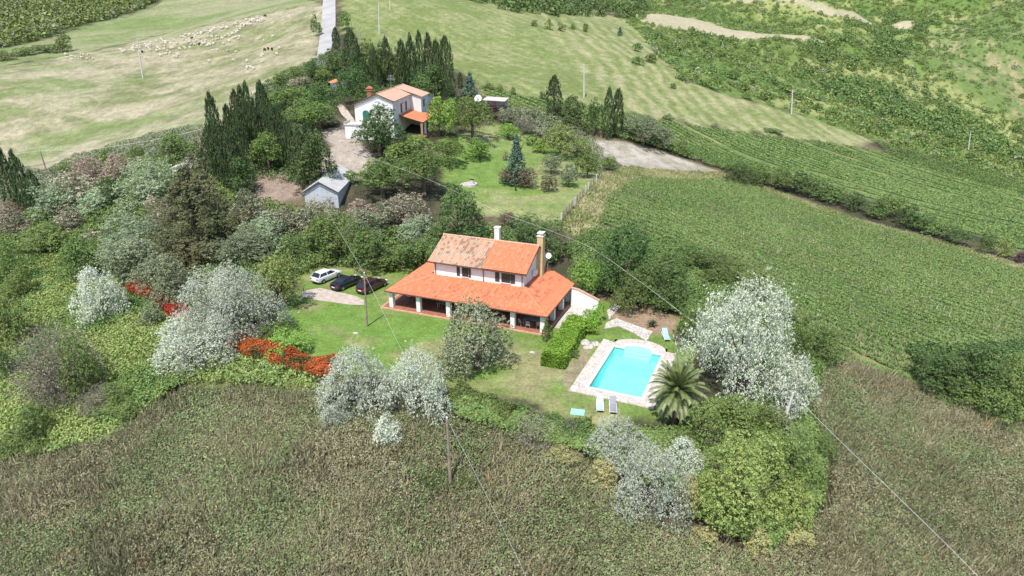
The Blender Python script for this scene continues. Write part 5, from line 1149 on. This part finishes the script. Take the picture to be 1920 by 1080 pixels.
# ------------------------------------------------------------------ cars
M_TYRE = surf('tyre', (.025,.025,.027), (.018,.018,.02), 5, .85); M_RIM = surf('alloy', (.55,.56,.58), (.48,.49,.5), 5, .3, metal=.8)
M_CGLASS = surf('car_glass', (.022,.025,.03), (.016,.018,.022), 1, .05, spec=.8); M_RED = surf('tail_lamp', (.45,.02,.02), (.36,.015,.015), 5, .25, spec=.6)
M_LAMP = surf('head_lamp', (.75,.78,.8), (.65,.68,.7), 5, .15, spec=.7); M_PLATE = surf('number_plate', (.78,.78,.74), (.72,.72,.69), 5, .5); M_BUMP = surf('black_trim', (.035,.035,.038), (.028,.028,.03), 5, .6)
def car(name, px, py, head, kind, paint, label):
    """length along +x (front), origin in the middle on the ground"""
    P = at(px, py); t = thing(name, (P[0], P[1], .02), head, label, 'car', 'cars parked beside the veranda'); hb = kind != 'coupe'
    Lc, Wc = {'hatch': (4.35, 1.80), 'coupe': (4.7, 1.80), 'estate': (4.6, 1.84)}[kind]; hw = Wc/2; h = {'hatch': 1.45, 'coupe': 1.38, 'estate': 1.50}[kind]
    # side outline stations from the rear: x, belt height, half width
    x0 = -Lc/2
    xs = [0, .06, .35, .9, 1.6, 2.3, 3.0, 3.5, 3.95, 4.2, Lc-.03, Lc]
    if kind == 'coupe': belt = [.62, .86, .96, .98, .96, .94, .92, .88, .80, .74, .60, .45]
    else: belt = [.65, .90, .98, .98, .97, .96, .94, .90, .82, .74, .60, .45]
    wd = [.74, .84, .94, 1, 1, 1, 1, .99, .96, .90, .76, .68]; bot = [.42, .28, .22, .2, .2, .2, .2, .2, .2, .22, .28, .34]
    V, Fs = [], []
    for x, bz, w_, b0 in zip(xs, belt, wd, bot):
        W_ = hw*w_; m_ = (b0+bz)/2
        V += [(x0+x, s*W_*k, z) for s, k, z in [(-1,.55,b0),(-1,.93,b0+.05),(-1,1.0,m_*.95),(-1,.985,bz-.12),(-1,.90,bz-.015),(-1,.5,bz+.03),(1,.5,bz+.03),(1,.90,bz-.015),(1,.985,bz-.12),(1,1.0,m_*.95),(1,.93,b0+.05),(1,.55,b0)]]
    n = 12
    for i in range(len(xs)-1): Fs += [(i*n+k, (i+1)*n+k, (i+1)*n+(k+1) % n, i*n+(k+1) % n) for k in range(n)]
    Fs += [tuple(range(n)), tuple(range((len(xs)-1)*n, len(xs)*n))[::-1]]
    m_ = MB(); m_.add(V, Fs)
    # roof and pillars
    if kind == 'coupe': g0, r0, r1, g1 = .75, 1.75, 2.75, 3.55
    elif kind == 'hatch': g0, r0, r1, g1 = .12, .62, 2.55, 3.35
    else: g0, r0, r1, g1 = .14, .55, 2.75, 3.5
    def bz(x): return float(np.interp(x, xs, belt))
    tw = hw*.70; bw = hw*.90
    st = [(g0, bz(g0)+.0, bw*.94), (r0, h-.05, tw*.95), (r0+.35, h-.005, tw), ((r0+r1)/2, h, tw), (r1-.2, h-.03, tw), (g1, bz(g1)+.01, bw*.97)]
    Vr = []
    for x, z, w_ in st[1:-1]: Vr += [(x0+x, s*w_*k, z-dz) for s, k, dz in [(-1,1.03,.07),(-1,.86,.0),(-1,.4,-.025),(1,.4,-.025),(1,.86,.0),(1,1.03,.07)]]
    k6 = 6; Fr = [(i*k6+k, (i+1)*k6+k, (i+1)*k6+k+1, i*k6+k+1) for i in range(3) for k in range(5)]
    m_.add(Vr, Fr)
    # pillars as thin prisms
    for s in (-1, 1):
        for (xa, xb) in ((g0, r0), (g1, r1-.2), ):
            za, zb = bz(xa)-.01, h-.07; dx = .10 if xa < 2 else -.07
            m_.prism([(x0+xa, s*bw*.97, za), (x0+xa+dx*1.6, s*bw*.985, za), (x0+xb+dx, s*tw*1.03, zb+.02), (x0+xb, s*tw*1.03, zb+.02)], (0, -s*.05, 0))
        xm_ = (r0+r1)/2+.1; m_.prism([(x0+xm_-.06, s*bw*.99, bz(xm_)-.02), (x0+xm_+.06, s*bw*.99, bz(xm_)-.02), (x0+xm_+.02, s*tw*1.035, h-.07), (x0+xm_-.08, s*tw*1.035, h-.07)], (0, -s*.04, 0))
    body = m_.build('body', paint, t, smooth=False)
    # glass
    def glass(nm, pts): g_ = MB(); g_.add(pts, [(0, 1, 2, 3)]); o = g_.build(nm, M_CGLASS, t); return o
    zt = h-.055
    glass('rear_window', [(x0+g0+.03, -bw*.86, bz(g0)+.03), (x0+g0+.03, bw*.86, bz(g0)+.03), (x0+r0-.02, tw*.9, zt+.0), (x0+r0-.02, -tw*.9, zt+.0)])
    glass('windscreen', [(x0+g1-.05, -bw*.9, bz(g1)+.02), (x0+g1-.05, bw*.9, bz(g1)+.02), (x0+r1-.17, tw*.95, zt+.02), (x0+r1-.17, -tw*.95, zt+.02)])
    for s in (-1, 1):
        xm_ = (r0+r1)/2+.1
        glass('side_window', [(x0+g0+.2, s*bw*.975, bz(g0)-.01), (x0+xm_-.05, s*bw*.975, bz(xm_)-.01), (x0+xm_-.07, s*tw*1.035, zt-.03), (x0+r0+.1, s*tw*1.02, zt-.03)])
        glass('side_window', [(x0+xm_+.05, s*bw*.975, bz(xm_)-.01), (x0+g1-.12, s*bw*.96, bz(g1)-.01), (x0+r1-.22, s*tw*1.03, zt-.03), (x0+xm_+.03, s*tw*1.035, zt-.03)])
        mi = MB(); mi.box(x0+g1-.42, s*(hw*.95)-.02 if s > 0 else -hw*.95-.2, bz(g1)-.02, x0+g1-.27, s*(hw*.95)+.2 if s > 0 else -hw*.95+.02, bz(g1)+.13); mi.build('wing_mirror', paint, t, bevel=.02)
        lm = MB(); lm.box(x0-.015, s*hw*.64-.16, .68, x0+.13, s*hw*.64+.16, .82); lm.build('tail_light', M_RED, t, bevel=.02)
        lm = MB(); lm.box(x0+Lc-.34, s*hw*.66-.17, .56, x0+Lc-.06, s*hw*.66+.17, .70); lm.build('headlight', M_LAMP, t, bevel=.02)
    p_ = MB(); p_.box(x0-.03, -.26, .52, x0-.004, .26, .64); p_.build('number_plate', M_PLATE, t)
    p_ = MB(); p_.box(x0-.02, -hw*.7, .27, x0+.12, hw*.7, .42); p_.build('bumper', M_BUMP, t, bevel=.02)
    for xw in (.82, Lc-.85):
        for s in (-1, 1):
            w_ = MB(); w_.tube([(x0+xw, s*(hw-.20), .33), (x0+xw, s*(hw-.17), .33), (x0+xw, s*(hw+.0), .33), (x0+xw, s*(hw+.015), .33)], [.30, .33, .33, .29], 20); wo = w_.build('wheel', M_TYRE, t)
            r_ = MB(); c0 = (x0+xw, s*(hw+.022), .33); r_.tube([(x0+xw, s*(hw+.017), .33), (x0+xw, s*(hw+.03), .33)], [.09, .07], 10)
            for k in range(5):
                a = k*1.2566; ca, sa = math.cos(a), math.sin(a); r_.prism([(x0+xw+ca*.05-sa*.03, s*(hw+.018), .33+sa*.05+ca*.03), (x0+xw+ca*.05+sa*.03, s*(hw+.018), .33+sa*.05-ca*.03), (x0+xw+ca*.25+sa*.035, s*(hw+.018), .33+sa*.25-ca*.035), (x0+xw+ca*.25-sa*.035, s*(hw+.018), .33+sa*.25+ca*.035)], (0, s*.01, 0))
            r_.build('rim', M_RIM, wo)
    return t
P_WHITE = surf('white_paint', (.72,.73,.74), (.70,.71,.72), 1, .25, spec=.5, coat=.5); P_BLUE = surf('dark_blue_paint', (.010,.014,.026), (.008,.011,.02), 1, .2, spec=.6, coat=.6); P_RED = surf('dark_red_paint', (.055,.012,.016), (.04,.009,.012), 1, .25, spec=.6, coat=.6)
ha = math.atan2(.93, .62)
car('white_hatchback', 613, 524, R(58), 'hatch', P_WHITE, 'white hatchback, leftmost of the three parked cars')
car('dark_coupe', 651, 536, R(57), 'coupe', P_BLUE, 'black two-door car parked between the white and the dark red one')
car('dark_estate_car', 698, 542, R(60), 'estate', P_RED, 'dark red estate car with roof rails, nearest the veranda')

# ------------------------------------------------------------------ sun loungers
def lounger(px, py, rz, frame, pad, label):
    P = at(px, py); t = thing('sun_lounger', (P[0], P[1], 0), rz, label, 'sun lounger', 'sun loungers by the pool')
    f = MB(); f.box(-.33, -.95, .27, -.28, .95, .32); f.box(.28, -.95, .27, .33, .95, .32); f.box(-.278, -.95, .27, .278, -.9, .32); f.box(-.278, .9, .27, .278, .95, .32); f.build('frame', frame, t)
    for x in (-.305, .305):
        for y in (-.7, .6): l = MB(); l.box(x-.025, y-.03, -.02, x+.025, y+.03, .268); l.build('leg', frame, t)
    s = MB(); s.box(-.29, -.93, .325, .29, .28, .40); s.build('seat', pad, t, bevel=.015)
    b = MB(); b.prism([(-.29, .29, .33), (-.29, .92, .78), (-.29, .88, .84), (-.29, .25, .405)], (.58, 0, 0)); b.build('backrest', pad, t)
    return t
M_PALEB = surf('pale_blue_pad', (.34,.52,.62), (.28,.45,.55), 3, .7); M_WINE = surf('brown_pad', (.24,.13,.13), (.18,.10,.10), 3, .7); M_GREYP = surf('grey_pad', (.27,.27,.31), (.22,.22,.25), 3, .7)
lounger(1248, 634, R(0), M_WHITE, M_PALEB, 'pale blue lounger, left one of the two above the pool')
lounger(1270, 641, R(-3), M_WHITE, M_WINE, 'brown padded lounger, right one of the two above the pool')
lounger(1125, 764, R(-6), M_WHITE, surf('white_blue_pad', (.42,.52,.60), (.36,.45,.54), 3, .7), 'white-blue lounger, left one of the two below the pool')
lounger(1149, 767, R(-6), M_WHITE, M_GREYP, 'grey lounger, right one of the two below the pool')
P = at(1083, 773); mt = MB(); mt.box(-.62, -.5, 0, .62, .5, .035); mt.box(-.52, -.4, .036, .52, .4, .06); o = mt.build('ground_cover_lid', surf('pale_green_plastic', (.32,.62,.50), (.28,.54,.44), 2, .5), None, bevel=.01, loc=P); o.rotation_euler = (0, 0, R(-12)); tag(o, 'pale green flat lid lying on the grass below the pool', 'lid')

# ------------------------------------------------------------------ veranda furniture
M_WICK = surf('grey_wicker', (.36,.35,.33), (.26,.25,.24), 8, .7); M_WOODF = surf('light_wood', (.42,.27,.15), (.33,.20,.11), 6, .6)
Hm = Matrix.Translation(Vector((*HO, 0)))@Matrix.Rotation(HR, 4, 'Z')
def chair(x, y, rz, mat, label, grp='chairs on the veranda'):
    t = thing('chair', Hm@Vector((x, y, .14)), HR+rz, label, 'chair', grp)
    s = MB(); s.box(-.25, -.25, .42, .25, .25, .47); s.build('seat', mat, t, bevel=.01); s = MB(); s.prism([(-.24, .21, .47), (-.24, .32, .95), (-.24, .28, .96), (-.24, .17, .47)], (.48, 0, 0)); s.build('backrest', mat, t)
    for sx in (-1, 1):
        s = MB(); s.tube([(sx*.26, -.22, .42), (sx*.27, -.22, .66), (sx*.27, .24, .70)], .022, 5); s.build('armrest', mat, t)
        for sy in (-1, 1): l = MB(); l.tube([(sx*.22, sy*.22, .42), (sx*.25, sy*.25, 0)], .022, 5); l.build('leg', mat, t)
def table(x, y, w, d, mat, label):
    t = thing('table', Hm@Vector((x, y, .14)), HR, label, 'table'); s = MB(); s.box(-w/2, -d/2, .70, w/2, d/2, .74); s.build('tabletop', mat, t)
    for sx in (-1, 1):
        for sy in (-1, 1): l = MB(); l.box(sx*(w/2-.08)-.03, sy*(d/2-.08)-.03, 0, sx*(w/2-.08)+.03, sy*(d/2-.08)+.03, .698); l.build('leg', mat, t)
chair(16.95, 1.2, R(150), M_WICK, 'grey wicker chair, leftmost of those in the right veranda bay')
chair(17.9, 1.0, R(180), M_WICK, 'grey wicker chair in the middle of the right veranda bay')
chair(19.0, 1.3, R(200), M_WICK, 'grey wicker chair next to the right corner pillar')
chair(17.6, 2.9, R(0), M_WICK, 'grey chair on the far side of the veranda table')
table(17.9, 2.0, 1.8, .9, M_WICK, 'dining table under the right end of the veranda')
chair(3.4, 1.9, R(120), M_WOODF, 'wooden armchair under the left end of the veranda')
table(6.6, 2.4, 1.7, .7, M_WICK, 'grey table under the veranda behind the second pillar')

# ------------------------------------------------------------------ garden things
P = at(878, 345); w_ = thing('garden_well', P, 0, 'round pale stone circle with a small dark well head on the garden lawn', 'well')
s = MB(); n = 20; s.tube([(0,0,-.4),(0,0,.12)], [1.7, 1.65], n); s.build('stone_ring', M_FLAG, w_); s = MB(); s.tube([(.7,-.2,.12),(.7,-.2,.85)], .38, 14); s.build('well_head', M_CONC, w_); s = MB(); s.tube([(.7,-.2,.853),(.7,-.2,.9)], .42, 14); s.build('lid', M_BUMP, w_)
P = at(967, 358); s = MB(); s.tube([(0,0,-.2),(0,0,.75),(0,0,.95)], [.14,.13,.06], 8); tag(s.build('garden_post', M_BUMP, None, loc=P), 'small black post on the garden lawn below the spruce', 'post')
fp = [at(1052+i*(1128-1052)/15, 417-(417-331)*(i/15)**.95) for i in range(16)]
fo = Vector(fp[0]); fe = thing('wire_fence', fo, 0, 'wire fence with grey posts between garden lawn and field margin', 'fence')
for p in fp: s = MB(); q = Vector(p)-fo; s.box(q.x-.09, q.y-.09, q.z-.3, q.x+.09, q.y+.09, q.z+1.55); s.build('post', M_CONC if random.random() < .4 else M_WOODPOLE, fe)
s = MB()
for hz in (.4, .9, 1.4): s.tube([Vector(p)-fo+Vector((0,0,hz)) for p in fp], .02, 4)
s.build('wire', M_GREY, fe)
for k, (x, y, lab) in enumerate([(667,625,'flat pale stone slab lying on the lawn left of the olive'),(998,661,'flat pale stone slab lying on the lawn right of the olive')]):
    P = at(x, y); s = MB(); s.prism([(-.3,-.2,0),(.25,-.25,0),(.36,.1,0),(.05,.27,0),(-.3,.15,0)], (0,0,.06)); tag(s.build('stone_slab', M_FLAG, None, loc=P), lab, 'stone', 'stone slabs on the lawn')
for k, (x, y, r_, lab) in enumerate([(1096,642,.55,'pale rock at the top left of the hedge steps'),(1106,650,.5,'pale rock in the middle of the hedge steps'),(1117,645,.5,'pale rock nearest the pool deck corner'),(1099,652,.4,'smallest pale rock beside the hedge')]):
    P = at(x, y); g_ = np.random.default_rng(k+5); bm = bmesh.new(); bmesh.ops.create_icosphere(bm, subdivisions=2, radius=r_)
    for v in bm.verts: v.co *= .8+.35*g_.random(); v.co.z *= .45
    me = bpy.data.meshes.new('rock'); bm.to_mesh(me); bm.free(); tag(link('rock', me, M_FLAG, None, P), lab, 'rock', 'rocks beside the hedge')
# low wall strip and planter edges by the neighbour's yard
P = at(348, 330)
s = MB(); s.box(-1.6,-1.2,-.5,1.6,1.2,1.7); s.prism([(-1.75,-1.35,1.703),(1.75,-1.35,1.703),(1.75,-1.35,1.75),(0,-1.35,2.3),(-1.75,-1.35,1.75)], (0,2.7,0)); tag(s.build('garden_hut', M_WALL2, None, loc=P), 'tiny white hut almost hidden between the bushes left of the wood', 'hut')
# dead branches on the brambles at the left edge
P = at(22, 705); s = MB(); g_ = random.Random(3)
for i in range(7):
    a = R(150)+g_.uniform(-.9, .9); L_ = g_.uniform(2.0, 3.6); e = Vector((math.cos(a)*L_, math.sin(a)*L_*.6, 1.0+g_.random()*1.4)); m1 = e*.5+Vector((0,0,.4)); s.tube([(1.3,-.6,.1), m1, e], [.07,.045,.015], 5)
    for k in range(3): b0 = m1.lerp(e, k/3); s.tube([b0, b0+Vector((g_.uniform(-.8,.1), g_.uniform(-.5,.5), g_.uniform(.1,.6)))], [.025,.008], 4)
tag(s.build('dead_branch', surf('bleached_wood', (.55,.50,.46), (.42,.38,.35), 4, .85), None, loc=P), 'bleached bare branches sticking out at the left edge above the brambles', 'dead branches')

# ------------------------------------------------------------------ the flock of sheep
def sheep_mesh(nm, mat, graze):
    V = [(0,0,.62),(.28,0,.64),(-.3,0,.63),(.45,0,.66),(.62,0,.50 if graze else .86),(.78,0,.20 if graze else .90),(.88,0,.10 if graze else .84),(-.46,0,.58)]
    E = [(0,1),(0,2),(1,3),(3,4),(4,5),(5,6),(2,7)]; Rd = [.30,.27,.28,.17,.12,.10,.06,.09]
    for x, b in ((.3, 1), (-.3, 2)):
        for s in (-.16, .16): k = len(V); V += [(x, s, .38), (x+.01, s, .02)]; E += [(b, k), (k, k+1)]; Rd += [.075, .04]
    k = len(V); V += [(.72, .11, .27 if graze else .95), (.72, -.11, .27 if graze else .95)]; E += [(5, k), (5, k+1)]; Rd += [.03, .03]
    me = bpy.data.meshes.new('tmp'); me.from_pydata(V, E, []); o = bpy.data.objects.new('tmp', me); C.objects.link(o)
    md = o.modifiers.new('s', 'SKIN'); 
    for i, sv in enumerate(me.skin_vertices[0].data): sv.radius = (Rd[i], Rd[i]*(1.0 if i > 2 else .95)); sv.use_root = i == 0
    sb = o.modifiers.new('d', 'SUBSURF'); sb.levels = sb.render_levels = 1
    dg = bpy.context.evaluated_depsgraph_get(); m2 = bpy.data.meshes.new_from_object(o.evaluated_get(dg)); m2.name = nm; bpy.data.objects.remove(o); m2.materials.clear(); m2.materials.append(mat); return m2
M_WOOL = surf('cream_wool', (.66,.60,.50), (.55,.49,.40), 6, .95, .5); M_BLK = surf('dark_wool', (.045,.038,.034), (.03,.027,.025), 6, .95, .5)
SM = [sheep_mesh('sheep', M_WOOL, True), sheep_mesh('sheep', M_WOOL, False)]; SB = sheep_mesh('dark_sheep', M_BLK, True)
g_ = random.Random(11); sp = []
for i in range(120): f = g_.random(); sp.append((225+f*272, 96-f*63+g_.uniform(-3, 3)+abs(g_.gauss(0, 4))))
for i in range(22): f = i/21; sp.append((440+f*42+g_.uniform(-2, 2), 61-f*25+g_.uniform(-1.5, 1.5)))
for i in range(62): f = g_.random(); sp.append((260+f*190, 100-f*36+g_.uniform(-4, 14)))
sp += [(x+g_.uniform(-3, 3), y+g_.uniform(-2, 2)) for x, y in [(310,102),(312,99),(333,104),(335,107),(330,108),(295,96),(300,97),(350,82),(355,80),(375,85),(405,70),(410,74),(418,73),(437,68),(440,72),(443,70),(407,97),(424,96),(445,98),(393,117),(461,117),(463,116),(436,115),(488,117),(492,106),(490,108),(496,107),(520,105),(525,92),(485,76),(495,78),(510,70),(461,129),(470,130),(478,129),(463,128),(401,97),(380,83),(365,74),(345,92)]]
sp += [(120+g_.uniform(0, 60), 106+g_.uniform(-3, 7)) for _ in range(14)]
for i, (x, y) in enumerate(sp):
    p = at(x, y); o = link('sheep', SM[i % 2], None, None, p); o.rotation_euler = (0, 0, g_.choice([0, math.pi])+g_.gauss(0, .6)); s = g_.uniform(.75, 1.05); o.scale = (s, s, s)
    tag(o, 'cream-white sheep grazing in the flock on the pasture', 'sheep', 'sheep of the flock')
for x, y in [(498,32),(361,74),(374,85),(497,96),(510,95),(503,94),(267,99)]:
    o = link('dark_sheep', SB, None, None, at(x, y)); o.rotation_euler = (0, 0, g_.uniform(0, 6)); tag(o, 'dark sheep or goat standing among the white flock', 'sheep', 'dark animals of the flock')
